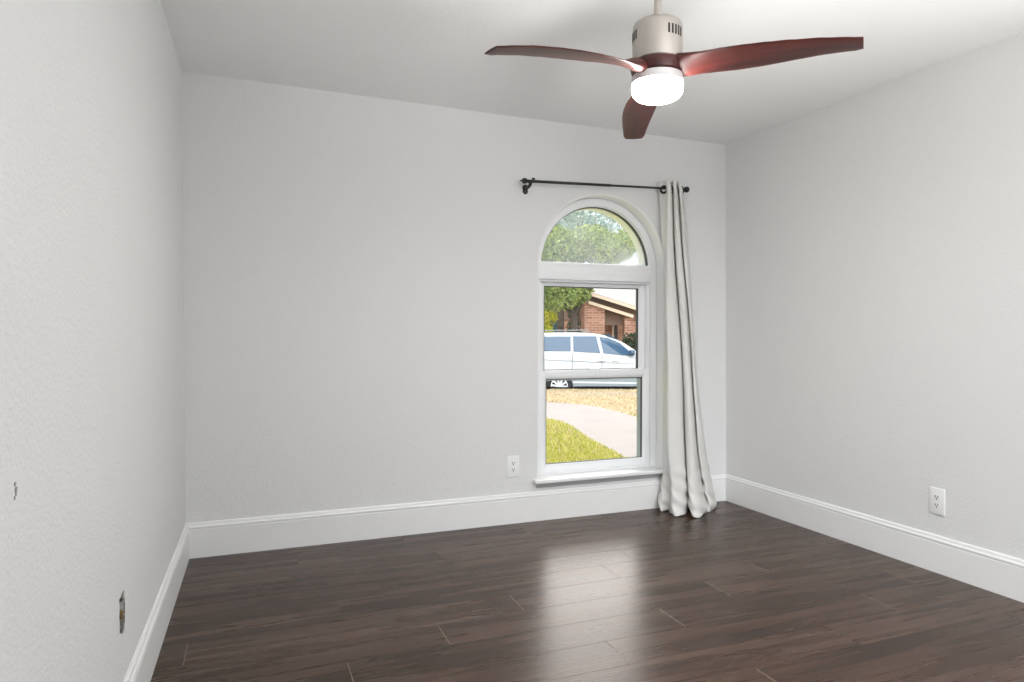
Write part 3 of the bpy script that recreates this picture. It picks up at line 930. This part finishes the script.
add_lathe(bm, [(0.012, 2.259), (0.06, 2.258), (MR - 0.010, 2.252), (MR - 0.004, 2.247), (MR - 0.001, 2.240), (MR, 2.232), (MR, 2.116), (MR - 0.003, 2.112), (0.03, 2.111)], (0, 0, 0), 72)
motor = finish('motor_housing', bm, M_nickel, fan)
for ga in (math.radians(-78.4), math.radians(-198.4), math.radians(41.6)):
    for k in range(5):
        a = ga + (k - 2) * 0.163
        bm = bmesh.new()
        tt = bmesh.new()
        bmesh.ops.create_cube(tt, size=1, matrix=Matrix.Diagonal((0.003, 0.0068, 0.033, 1)))
        merge(bm, tt, Matrix.Rotation(a, 4, 'Z') @ Matrix.Translation((MR - 0.0006, 0, 2.202)))
        finish('vent_slot', bm, M_slot, motor, smooth=False)
# carved wood hub
bm = bmesh.new()
add_lathe(bm, [(0.02, 2.115), (0.078, 2.115), (0.090, 2.111), (0.0945, 2.100), (0.0945, 2.086), (0.090, 2.072), (0.080, 2.066), (0.02, 2.065)], (0, 0, 0), 72)
finish('blade_hub', bm, M_fanwood, fan)
# one blade along local +X
def blade_mesh():
    bm = bmesh.new()
    N = 26
    zs = crv([(2.091,), (2.083,), (2.076,), (2.069,), (2.061,), (2.049,), (2.033,)], 10)
    pt = crv([(34,), (19,), (13.5,), (10.5,), (8,), (5.5,), (3,)], 10)
    rings = []
    r0 = 0.055
    for i in range(N + 1):
        f = i / N
        s = r0 + (FR - r0) * f
        if i == N: s = FR
        z = zs[min(int(f * (len(zs) - 1) + 0.5), len(zs) - 1)][0]
        ch = crv([(0.085,), (0.112,), (0.138,), (0.142,), (0.130,), (0.110,), (0.092,)], 10)
        c = ch[min(int(f * (len(ch) - 1) + 0.5), len(ch) - 1)][0]
        th = 0.046 * math.exp(-((s - r0) / 0.075) ** 2) + 0.0135 - 0.004 * f
        pitch = math.radians(pt[min(int(f * (len(pt) - 1) + 0.5), len(pt) - 1)][0])
        yo = 0.012 * math.sin(PI * f) - 0.012 * f
        if f > 0.97: c *= 1 - 0.12 * (f - 0.97) / 0.03
        ring = []
        M = 20
        for k in range(M):
            a = 2 * PI * k / M
            ex = 0.45
            yy = 0.5 * c * math.copysign(abs(math.cos(a)) ** ex, math.cos(a))
            zz = 0.5 * th * math.copysign(abs(math.sin(a)) ** 0.7, math.sin(a))
            # lens like thickness: thinner to both edges
            w = (yy / (0.5 * c))
            zz *= 1 - 0.35 * w * w
            yr = yo + yy * math.cos(pitch) + zz * math.sin(pitch)
            zr = z - yy * math.sin(pitch) + zz * math.cos(pitch)
            slant = -0.003 * (yy / (0.5 * c)) * max(0, (f - 0.8) / 0.2)
            ring.append((s + slant, yr, zr))
        rings.append(ring)
    loft(bm, rings)
    return bm
b0 = None
for k in range(3):
    ang = FA + PI / 2 + k * 2 * PI / 3
    if b0 is None:
        b0 = finish('blade', blade_mesh(), M_fanwood, fan, angle=50)
        b = b0
    else:
        b = b0.copy(); C.objects.link(b); b.parent = fan
    b.rotation_euler = (0, 0, ang)
bm = bmesh.new()
add_lathe(bm, [(0.05, 2.066), (0.088, 2.065), (0.0905, 2.061), (0.0905, 2.037), (0.086, 2.034)], (0, 0, 0), 64, cap=False)
finish('lamp_housing', bm, M_whitehouse, fan)
bm = bmesh.new()
add_lathe(bm, [(0.0905, 2.037), (0.0905, 2.016), (0.0895, 2.008), (0.0865, 2.000), (0.081, 1.993), (0.073, 1.987), (0.061, 1.982), (0.045, 1.9785), (0.025, 1.977), (0.002, 1.9765)], (0, 0, 0), 64)
bm.faces.ensure_lookup_table()
for fc in bm.faces:
    if fc.calc_center_median().z > 2.004: fc.material_index = 1
finish('lamp_lens', bm, [M_lamp, M_lamp_rim], fan)

# ---------------------------------------------------------------- outdoors
# a frame turned with the street: lat to the right, dep away from the house, measured from the viewer
cs, sn = math.cos(YAW), math.sin(YAW)
def O(lat, dep, z=0.0): return (cs * lat + sn * dep, -sn * lat + cs * dep, z)
GZ = -0.26
STZ = -0.585
CURB = 16.75
def quad_strip(name, polys, mat, label, z_from, z_to, kind='structure'):
    bm = bmesh.new()
    for poly in polys:
        add_prism(bm, poly, z_from, z_to, axis='Z')
    o = finish(name, bm, mat, smooth=False)
    o['kind'] = kind; o['label'] = label
    return o
lawn_poly = [O(-40, CURB)[:2], (-40, D + WT), (60, D + WT), O(40, CURB)[:2]]
lawn_poly = [(-30, D + WT), (45, D + WT), O(45, CURB)[:2], O(-45, CURB)[:2]]
quad_strip('lawn', [lawn_poly], M_lawn, 'front lawn, green by the house and straw coloured by the street', GZ - 0.5, GZ)
quad_strip('street', [[O(-60, CURB)[:2], O(60, CURB)[:2], O(60, 26)[:2], O(-60, 26)[:2]]], M_street, 'grey asphalt street', STZ - 0.3, STZ)
quad_strip('far_yard', [[O(-70, 26)[:2], O(70, 26)[:2], O(70, 120)[:2], O(-70, 120)[:2]]], M_lawn, 'yard across the street', STZ - 0.3, STZ + 0.12)
# the curved front walk
up = [O(-3.5, 14.2), O(-0.6, 13.95), O(0.72, 13.55), O(1.58, 12.75), O(2.02, 11.4), O(2.3, 10.8), O(3.4, 9.0), O(4.4, 7.2), O(5.0, 5.2)]
lo = [O(-3.5, 11.5), O(-0.6, 11.1), O(0.55, 10.9), O(0.85, 10.25), O(1.01, 9.0), O(1.14, 8.3), O(1.28, 7.5), O(1.6, 6.4), O(2.2, 4.6)]
up_s = crv([p[:2] for p in up], 8); lo_s = crv([p[:2] for p in lo], 8)
bm = bmesh.new()
A = [bm.verts.new((x, y, GZ + 0.012)) for x, y in up_s]; B = [bm.verts.new((x, y, GZ + 0.012)) for x, y in lo_s]
A2 = [bm.verts.new((x, y, GZ - 0.1)) for x, y in up_s]; B2 = [bm.verts.new((x, y, GZ - 0.1)) for x, y in lo_s]
for P, Q in ((A, B), (B, B2), (A2, A)):
    for k in range(len(P) - 1): bm.faces.new((P[k], P[k + 1], Q[k + 1], Q[k]))
o = struct('front_walk', bm, M_concrete, label='curved pale concrete front walk')
bm = bmesh.new()
add_prism(bm, [O(0.9, 15.35)[:2], O(30, 15.15)[:2], O(30, 15.55)[:2], O(2.0, 15.62)[:2], O(1.2, 15.5)[:2]], GZ - 0.1, GZ + 0.008, axis='Z')
struct('sidewalk', bm, M_concrete, label='narrow public sidewalk near the street')
bm = bmesh.new()
add_prism(bm, [O(-50, CURB)[:2], O(50, CURB)[:2], O(50, CURB + 0.15)[:2], O(-50, CURB + 0.15)[:2]], STZ - 0.2, GZ - 0.13, axis='Z')
struct('curb', bm, M_concrete, label='concrete street curb')

def inside_walk(lat, dep):
    def edge(pts, L):
        q = [(cs * p[0] - sn * p[1], sn * p[0] + cs * p[1]) for p in pts]
        for (l0, d0), (l1, d1) in zip(q, q[1:]):
            if l0 <= L <= l1: return d0 + (d1 - d0) * (L - l0) / max(1e-6, l1 - l0)
        return None
    a, b = edge(up_s, lat), edge(lo_s, lat)
    return a is not None and b is not None and b < dep < a
def blades(bm, seed, n, region, mi, h0, h1):
    rnd = random.Random(seed)
    c = 0
    while c < n:
        lat, dep = region(rnd)
        if inside_walk(lat, dep) or (15.3 < dep < 15.65 and lat > 0.9): continue
        c += 1
        x, y, _ = O(lat, dep)
        a = rnd.uniform(0, 2 * PI); h = rnd.uniform(h0, h1); w = rnd.uniform(.004, .009) * (1 + dep * 0.06)
        dx, dy = math.cos(a) * w, math.sin(a) * w
        lx, ly = rnd.uniform(-.6, .6) * h, rnd.uniform(-.6, .6) * h
        v = [bm.verts.new(p) for p in ((x - dx, y - dy, GZ - .002), (x + dx, y + dy, GZ - .002), (x + lx, y + ly, GZ + h))]
        # dry patches run into the green turf towards the walk
        dry = mi == 1 or rnd.random() < 0.10 + 0.5 * max(0.0, min(1.0, (dep - 8.6) / 2.0)) * (0.5 + 0.5 * math.sin(lat * 7 + dep * 3))
        bm.faces.new(v).material_index = 1 if dry else 0
bm = bmesh.new()
blades(bm, 16005, 16000, lambda r: (r.uniform(-0.3, 2.2), r.uniform(6.6, 11.5)), 0, .02, .055)
blades(bm, 12009, 12000, lambda r: (r.uniform(-0.5, 4.6), r.uniform(10.8, 16.7)), 1, .02, .05)
o = finish('grass', bm, [M_grass, M_straw], smooth=False, recalc=False)
tag(o, 'short grass, green by the house and dry straw beyond the front walk', 'grass', kind='stuff')

# ---- parked white van
CARD = 17.55
car_loc = O(1.226, CARD + 0.92, STZ)
car = thing('car', 'white minivan with tinted windows parked at the curb', 'car', car_loc, -YAW)
HW = 0.95
def body_sections():
    # x, bottom, belt, roof, half width low, half roof width
    S = [(-1.00, 0.48, 1.02, 1.06, 0.72, 0.62), (-0.98, 0.36, 1.20, 1.42, 0.84, 0.66), (-0.86, 0.32, 1.235, 1.66, 0.91, 0.70), (-0.55, 0.32, 1.235, 1.735, HW, 0.74),
         (0.0, 0.32, 1.225, 1.75, HW, 0.76), (0.45, 0.32, 1.21, 1.75, HW, 0.765), (0.85, 0.32, 1.19, 1.742, HW, 0.76), (1.25, 0.32, 1.16, 1.685, HW, 0.74),
         (1.62, 0.32, 1.13, 1.555, HW, 0.72), (1.97, 0.32, 1.09, 1.33, HW, 0.72), (2.18, 0.32, 1.06, 1.14, HW, 0.76), (2.6, 0.32, 0.98, 1.05, 0.94, 0.74),
         (3.1, 0.32, 0.88, 0.96, 0.90, 0.68), (3.42, 0.34, 0.74, 0.82, 0.80, 0.58), (3.56, 0.42, 0.60, 0.66, 0.62, 0.5)]
    return S
def sec_ring(s):
    x, zb, zl, zr, w, wr = s
    half = [(0, zb), (0.75 * w, zb), (0.97 * w, zb + 0.05), (w, zb + 0.25 * (zl - zb)), (w, zb + 0.65 * (zl - zb)), (0.975 * w, zl),
            (0.975 * w + (wr - 0.975 * w) * 0.86, zl + (zr - zl) * 0.84), (wr * 0.86, zr - (zr - zl) * 0.035), (0, zr)]
    left = [(x, y, z) for y, z in half]
    right = [(x, -y, z) for y, z in half[1:-1]][::-1]
    return left + right
bm = bmesh.new()
loft(bm, [sec_ring(s) for s in body_sections()])
bmesh.ops.recalc_face_normals(bm, faces=bm.faces)
body = finish('body', bm, M_carpaint, car, angle=180)
ss = body.modifiers.new('smooth', 'SUBSURF'); ss.levels = 1; ss.render_levels = 2
def lerp_sec(x):
    S = body_sections()
    for a, b in zip(S, S[1:]):
        if a[0] <= x <= b[0]:
            f = (x - a[0]) / (b[0] - a[0])
            return tuple(p + (q - p) * f for p, q in zip(a, b))
    return S[-1]
def side_y(x, z, out=0.012):
    _, zb, zl, zr, w, wr = lerp_sec(x)
    if z <= zl: return w + out
    f = (z - zl) / (zl + (zr - zl) * 0.84 - zl)
    return 0.975 * w + (wr - 0.975 * w) * 0.86 * f + out
def side_panel(name, poly, mat, parent, side, out=0.012, thick=0.006, label=None, sub=5):
    # polygon in (x, z) with edges subdivided, laid on the car's flank
    P = []
    for (x0, z0), (x1, z1) in zip(poly, poly[1:] + poly[:1]):
        for k in range(sub): P.append((x0 + (x1 - x0) * k / sub, z0 + (z1 - z0) * k / sub))
    bm = bmesh.new()
    A = [bm.verts.new((x, side * side_y(x, z, out), z)) for x, z in P]
    B = [bm.verts.new((x, side * (side_y(x, z, out) - thick), z)) for x, z in P]
    n = len(P)
    bm.faces.new(A); bm.faces.new(B)
    for k in range(n): bm.faces.new((A[k], A[(k + 1) % n], B[(k + 1) % n], B[k]))
    o = finish(name, bm, mat, parent, smooth=False)
    if label: o['label'] = label
    return o
for side in (-1, 1):
    side_panel('side_window', [(-0.80, 1.265), (0.30, 1.25), (0.30, 1.63), (-0.62, 1.62)], M_carglass, car, side)
    side_panel('side_window', [(0.37, 1.245), (1.07, 1.205), (0.97, 1.635), (0.37, 1.635)], M_carglass, car, side)
    side_panel('side_window', [(1.15, 1.20), (1.92, 1.13), (1.92, 1.18), (1.60, 1.45), (1.28, 1.595), (1.06, 1.625)], M_carglass, car, side)
    for x0 in (1.0, 1.36):
        bm = bmesh.new()
        y = side * (HW + 0.012)
        add_box(bm, (x0, min(y, y + side * 0.03), 0.995), (x0 + 0.2, max(y, y + side * 0.03), 1.025), 0.008)
        finish('door_handle', bm, M_chrome, car)
    side_panel('door_seam', [(0.335, 0.50), (0.343, 0.50), (0.343, 1.235), (0.335, 1.235)], M_slot, car, side, 0.004)
    side_panel('door_seam', [(1.095, 0.50), (1.103, 0.50), (1.118, 1.19), (1.110, 1.19)], M_slot, car, side, 0.004)
    side_panel('body_crease', [(-0.9, 1.045), (1.95, 0.915), (1.95, 0.928), (-0.9, 1.058)], M_carlower, car, side, 0.004)
    side_panel('rocker_strip', [(0.36, 0.425), (2.3, 0.405), (2.3, 0.445), (0.36, 0.465)], M_rim, car, side, 0.006, label='bright strip along the rocker')
    side_panel('lower_panel', [(0.36, 0.34), (2.3, 0.34), (2.3, 0.585), (0.36, 0.585)], M_carlower, car, side, 0.002)  # grey panel laid over the lower flank
    bm = bmesh.new()
    add_tube(bm, [(-0.6, side * 0.62, 1.742), (-0.55, side * 0.62, 1.785), (0.75, side * 0.62, 1.80), (0.82, side * 0.62, 1.742)], 0.011, 10)
    finish('roof_rail', bm, M_carlower, car)
    bm = bmesh.new()
    add_box(bm, (1.80, min(side * 0.94, side * 1.14), 1.15), (1.93, max(side * 0.94, side * 1.14), 1.29), 0.035, 3)
    finish('wing_mirror', bm, M_carglass, car)
    for wx in (0.0, 2.75):
        bm = bmesh.new()
        y = side * (HW - 0.085)
        add_lathe(bm, [(0.21, -0.09), (0.325, -0.115), (0.345, -0.09), (0.35, 0), (0.345, 0.09), (0.325, 0.115), (0.21, 0.09)], (wx, y, 0.35), 44, axis='Y')
        wheel = finish('tyre', bm, M_tyre, car)
        bm = bmesh.new()
        fy = y + side * 0.118
        add_lathe(bm, [(0.222, -0.012), (0.222, 0.012), (0.198, 0.012), (0.198, -0.012), (0.222, -0.012)], (wx, fy, 0.35), 40, cap=False, axis='Y')
        add_lathe(bm, [(0.05, -0.012), (0.05, 0.016), (0.01, 0.02)], (wx, fy, 0.35), 24, axis='Y')
        for k in range(10):
            a = 2 * PI * k / 10 + 0.1
            tt = bmesh.new()
            bmesh.ops.create_cube(tt, size=1, matrix=Matrix.Diagonal((0.17, 0.02, 0.05, 1)))
            merge(bm, tt, Matrix.Translation((wx, fy, 0.35)) @ Matrix.Rotation(a, 4, 'Y') @ Matrix.Translation((0.125, 0, 0)))
        finish('alloy_rim', bm, M_rim, wheel, angle=30)
        bm = bmesh.new()
        add_lathe(bm, [(0.36, -0.002), (0.36, 0.003), (0.41, 0.003), (0.41, -0.002), (0.36, -0.002)], (wx, side * (HW + 0.003), 0.35), 40, cap=False, axis='Y')
        finish('wheel_arch', bm, M_carlower, car)
bm = bmesh.new()
v = [bm.verts.new(p) for p in ((1.30, -0.60, 1.69), (1.30, 0.60, 1.69), (2.12, 0.66, 1.19), (2.12, -0.66, 1.19))]
bm.faces.new(v)
ws = finish('windscreen', bm, M_carglass, car, smooth=False)
so = ws.modifiers.new('thick', 'SOLIDIFY'); so.thickness = 0.03; so.offset = 0
bm = bmesh.new()
v = [bm.verts.new(p) for p in ((-0.93, -0.58, 1.60), (-0.93, 0.58, 1.60), (-1.0, 0.66, 1.25), (-1.0, -0.66, 1.25))]
bm.faces.new(v)
rw = finish('rear_window', bm, M_carglass, car, smooth=False)
so = rw.modifiers.new('thick', 'SOLIDIFY'); so.thickness = 0.02; so.offset = 0
for side in (-1, 1):
    bm = bmesh.new(); add_box(bm, (-1.02, side * 0.72 - .09, 0.85), (-0.95, side * 0.72 + .09, 1.2), 0.02); finish('tail_lamp', bm, M_lightred, car)
    bm = bmesh.new(); add_box(bm, (3.28, side * 0.66 - .13, 0.64), (3.5, side * 0.66 + .13, 0.76), 0.03); finish('head_lamp', bm, M_lightclear, car)

# ---- brick house across the street
HD = 40.0
house = thing('house', 'low brick house with tan roof edges across the street', 'house', O(0, HD, STZ + 0.12), -YAW)
# local x = lat, y = depth, z up from the yard; eye level is 1.61 above the yard
EYE = CAMZ - (STZ + 0.12)
def hx(u, d=HD): return (u - 512) / FPX * d
def hz(v, d=HD): return EYE + (333.0 - v) / FPX * d
sl = math.tan(math.radians(17.5))
def gable(name, x_ridge, z_ridge, xr_, y0, y1, th, mat, x_left=None):
    """roof sheet falling to the right from the ridge, and to the left"""
    bm = bmesh.new()
    x_left = x_left if x_left is not None else 2 * x_ridge - xr_
    zr = z_ridge - (xr_ - x_ridge) * sl
    zl = z_ridge - (x_ridge - x_left) * sl
    add_prism(bm, [(x_left, zl), (x_ridge, z_ridge), (xr_, zr), (xr_, zr - th), (x_ridge, z_ridge - th), (x_left, zl - th)], y0, y1)
    return finish(name, bm, mat, house, smooth=False)
xr_main = hx(668); x_rg = hx(560); z_rg = hz(294) + (hx(594) - x_rg) * sl
gable('main_roof', x_rg, z_rg, xr_main, -0.4, 12, 0.16, M_roof, hx(430))
g = gable('rake_board', x_rg, z_rg - 0.02, xr_main, -0.46, -0.401, 0.20, M_fascia, hx(430))
bm = bmesh.new()
zrm = z_rg - (xr_main - x_rg) * sl - .17
WH = 2.3
add_prism(bm, [(hx(440), WH), (hx(662), WH), (hx(662), zrm + 0.1), (x_rg, z_rg - 0.17), (hx(440), z_rg - 0.17 - (x_rg - hx(440)) * sl)], 0.6, 9)
finish('gable_siding', bm, M_soffit, house, smooth=False)
bm = bmesh.new()
add_prism(bm, [(hx(440), 0), (hx(662), 0), (hx(662), WH - .002), (hx(440), WH - .002)], 0.55, 9)
finish('gable_wall', bm, M_brick, house, smooth=False)
# porch with a lower roof of the same fall
PD = HD - 2.25
zp = hz(302, PD) + (hx(589, PD) - x_rg) * sl
xp1 = hx(633, PD)
bm = bmesh.new()
x0p = hx(576, PD)
z0p, z1p = zp - (x0p - x_rg) * sl, zp - (xp1 - x_rg) * sl
add_prism(bm, [(x0p, z0p), (xp1, z1p), (xp1, z1p - .12), (x0p, z0p - .12)], -2.2, 0.6)
finish('porch_roof', bm, M_soffit, house, smooth=False)
bm = bmesh.new()
xr0 = hx(588.5, PD)
add_prism(bm, [(xr0, zp - (xr0 - x_rg) * sl + .05), (xp1 + .02, z1p + .05), (xp1 + .02, z1p - .13), (xr0, zp - (xr0 - x_rg) * sl - .13)], -2.27, -2.201)
finish('rake_board', bm, M_fascia, house, smooth=False)
bm = bmesh.new()
xa, xb = hx(581), hx(600)
add_prism(bm, [(xa, 0), (xb, 0), (xb, z0p - (xb - x0p) * sl - .12), (xa, z0p - (xa - x0p) * sl - .12)], -2.0, 0.6)
finish('porch_wall', bm, M_brick, house, smooth=False)
bm = bmesh.new()
xa, xb = hx(619), hx(627)
add_prism(bm, [(xa, 0), (xb, 0), (xb, z0p - (xb - x0p) * sl - .12), (xa, z0p - (xa - x0p) * sl - .12)], -2.0, -1.2)
finish('porch_pier', bm, M_brick, house, smooth=False)
bm = bmesh.new()
add_box(bm, (hx(611.5), -0.2, 0), (hx(613.5), 0.1, 2.35), 0.02)
p = finish('porch_post', bm, M_fascia, house)
bm = bmesh.new()
add_box(bm, (hx(614), 0.5, 0), (hx(619), 0.61, 2.15), 0.02)
finish('front_door', bm, M_door_dark, house)
bm = bmesh.new()
add_prism(bm, [(hx(600), 2.05), (hx(619), 2.05), (hx(619), z0p - (hx(619) - x0p) * sl - .13), (hx(600), z0p - (hx(600) - x0p) * sl - .13)], -1.3, -1.1)
finish('porch_beam', bm, M_soffit, house, smooth=False)
bm = bmesh.new()
add_box(bm, (hx(543), 0.5, 1.45), (hx(559), 0.62, 2.45), 0.01)
fr = finish('window_frame', bm, M_greytrim, house)
bm = bmesh.new()
add_box(bm, (hx(544), 0.47, 1.52), (hx(558), 0.51, 2.38))
finish('pane', bm, M_houseglass, fr, smooth=False)

# ---- trees and shrubs
def leaves(bm, lobes, n, size, rnd, shell=0.55):
    vols = [l[3] * l[4] * l[5] for l in lobes]
    tot = sum(vols)
    for (cx, cy, cz, rx, ry, rz), v in zip(lobes, vols):
        for _ in range(int(n * v / tot)):
            while True:
                p = Vector((rnd.uniform(-1, 1), rnd.uniform(-1, 1), rnd.uniform(-1, 1)))
                if shell < p.length <= 1 or (p.length <= shell and rnd.random() < 0.35): break
            q = Vector((cx + p.x * rx, cy + p.y * ry, cz + p.z * rz))
            s = size * rnd.uniform(0.6, 1.4)
            a = Vector((rnd.gauss(0, 1), rnd.gauss(0, 1), rnd.gauss(0, 1))).normalized()
            b = a.cross(Vector((rnd.gauss(0, 1), rnd.gauss(0, 1), rnd.gauss(0, 1)))).normalized()
            v4 = [bm.verts.new(q + s * (i * a + j * 0.6 * b)) for i, j in ((-1, 0), (0, -1), (1, 0), (0, 1))]
            bm.faces.new(v4)
def make_tree(name, label, cat, base, lobes, n, size, mat, trunk_r, seed, group=None, limbs=True):
    rnd = random.Random(seed)
    t = thing(name, label, cat, base, -YAW, group)
    bm = bmesh.new()
    leaves(bm, lobes, n, size, rnd)
    finish('foliage', bm, mat, t, smooth=False, recalc=False)
    bm = bmesh.new()
    top = max(lobes, key=lambda l: l[2])
    hub = Vector((0, 0, min(l[2] for l in lobes) * 0.75))
    add_tube(bm, [(0, 0, -0.05), (0.03, 0.02, hub.z * 0.5), tuple(hub)], [trunk_r * 1.25, trunk_r, trunk_r * .9], 12)
    for l in lobes:
        c = Vector(l[:3])
        m = hub.lerp(c, 0.5) + Vector((rnd.uniform(-.1, .1), rnd.uniform(-.1, .1), .15)) * l[5]
        add_tube(bm, [tuple(hub), tuple(m), tuple(c)], [trunk_r * .6, trunk_r * .4, trunk_r * .15], 8)
        for _ in range(5):
            e = c + Vector((rnd.uniform(-1, 1) * l[3], rnd.uniform(-1, 1) * l[4], rnd.uniform(-1, 1) * l[5])) * .8
            mm = c.lerp(e, .5) + Vector((0, 0, .1 * l[5]))
            add_tube(bm, [tuple(c.lerp(m, .3)), tuple(mm), tuple(e)], [trunk_r * .2, trunk_r * .12, trunk_r * .04], 6)
    finish('trunk', bm, M_bark, t)
    return t
def L(u, v, d, ground): return ((u - 512) / FPX * d, CAMZ + (333 - v) / FPX * d - ground)
# big oak beyond the street, its crown fills the half round pane
d = 27.0; g = STZ + 0.12
bu = 574
def lobe(u, v, ru, rv, dd, bu=bu, d=d, g=g, back=0.0):
    x, z = L(u, v, d, g)
    x -= (bu - 512) / FPX * d
    k = d / FPX
    return (x, back, z, ru * k, dd, rv * k)
bx, _ = L(bu, 333, d, g)
make_tree('oak_tree', 'large leafy oak in front of the brick house, its crown in the half-round pane', 'tree', O(bx, d, g),
          [lobe(556, 296, 34, 16, 1.6), lobe(575, 290, 20, 14, 1.3), lobe(530, 285, 24, 22, 1.5),
           lobe(560, 250, 34, 18, 1.8), lobe(606, 250, 28, 16, 1.7), lobe(588, 240, 24, 14, 1.8), lobe(626, 242, 14, 14, 1.4),
           lobe(548, 236, 24, 10, 1.6)], 12500, 0.075, M_leaf, 0.16, 21)
d2 = 34.0
make_tree('tree', 'blue-green tree behind the large oak, seen through gaps in its crown', 'tree', O(hx(560, d2), d2, g),
          [(0.2, 0, 6.6, 2.2, 1.6, 1.2), (-1.6, 0.2, 5.8, 1.6, 1.4, 1.2), (2.0, 0.1, 5.9, 1.6, 1.3, .9), (1.2, 0.3, 7.3, 2.2, 1.3, .8), (-1.4, .2, 7.0, 1.5, 1.2, .8)], 4600, 0.11, M_leaf_blue, 0.18, 5)
d3 = 33.0
make_tree('creeper_bush', 'dark green tall bush beside the brick corner of the house', 'bush', O(hx(574, d3), d3, g),
          [(0, 0, 1.9, .36, .4, .55), (0.05, 0, 1.0, .4, .4, .8), (-.05, 0, 2.7, .3, .3, .5)], 1100, 0.075, M_leaf_dark, 0.05, 8)
make_tree('shrub', 'yellow-green shrub at the left edge of the upper sash glass', 'bush', O(hx(550, d3), d3, g),
          [(0, 0, 2.35, .36, .4, .4), (-.25, 0, 1.8, .4, .4, .4), (.1, 0, 1.1, .4, .4, .6)], 900, 0.085, M_leaf_yellow, 0.04, 9)
make_tree('shrub', 'low dark shrub at the right end of the brick house', 'bush', O(hx(634, 36), 36, g),
          [(0, 0, 1.2, .65, .5, .5), (-.2, 0, .7, .7, .5, .6)], 900, 0.08, M_leaf_dark, 0.05, 10)
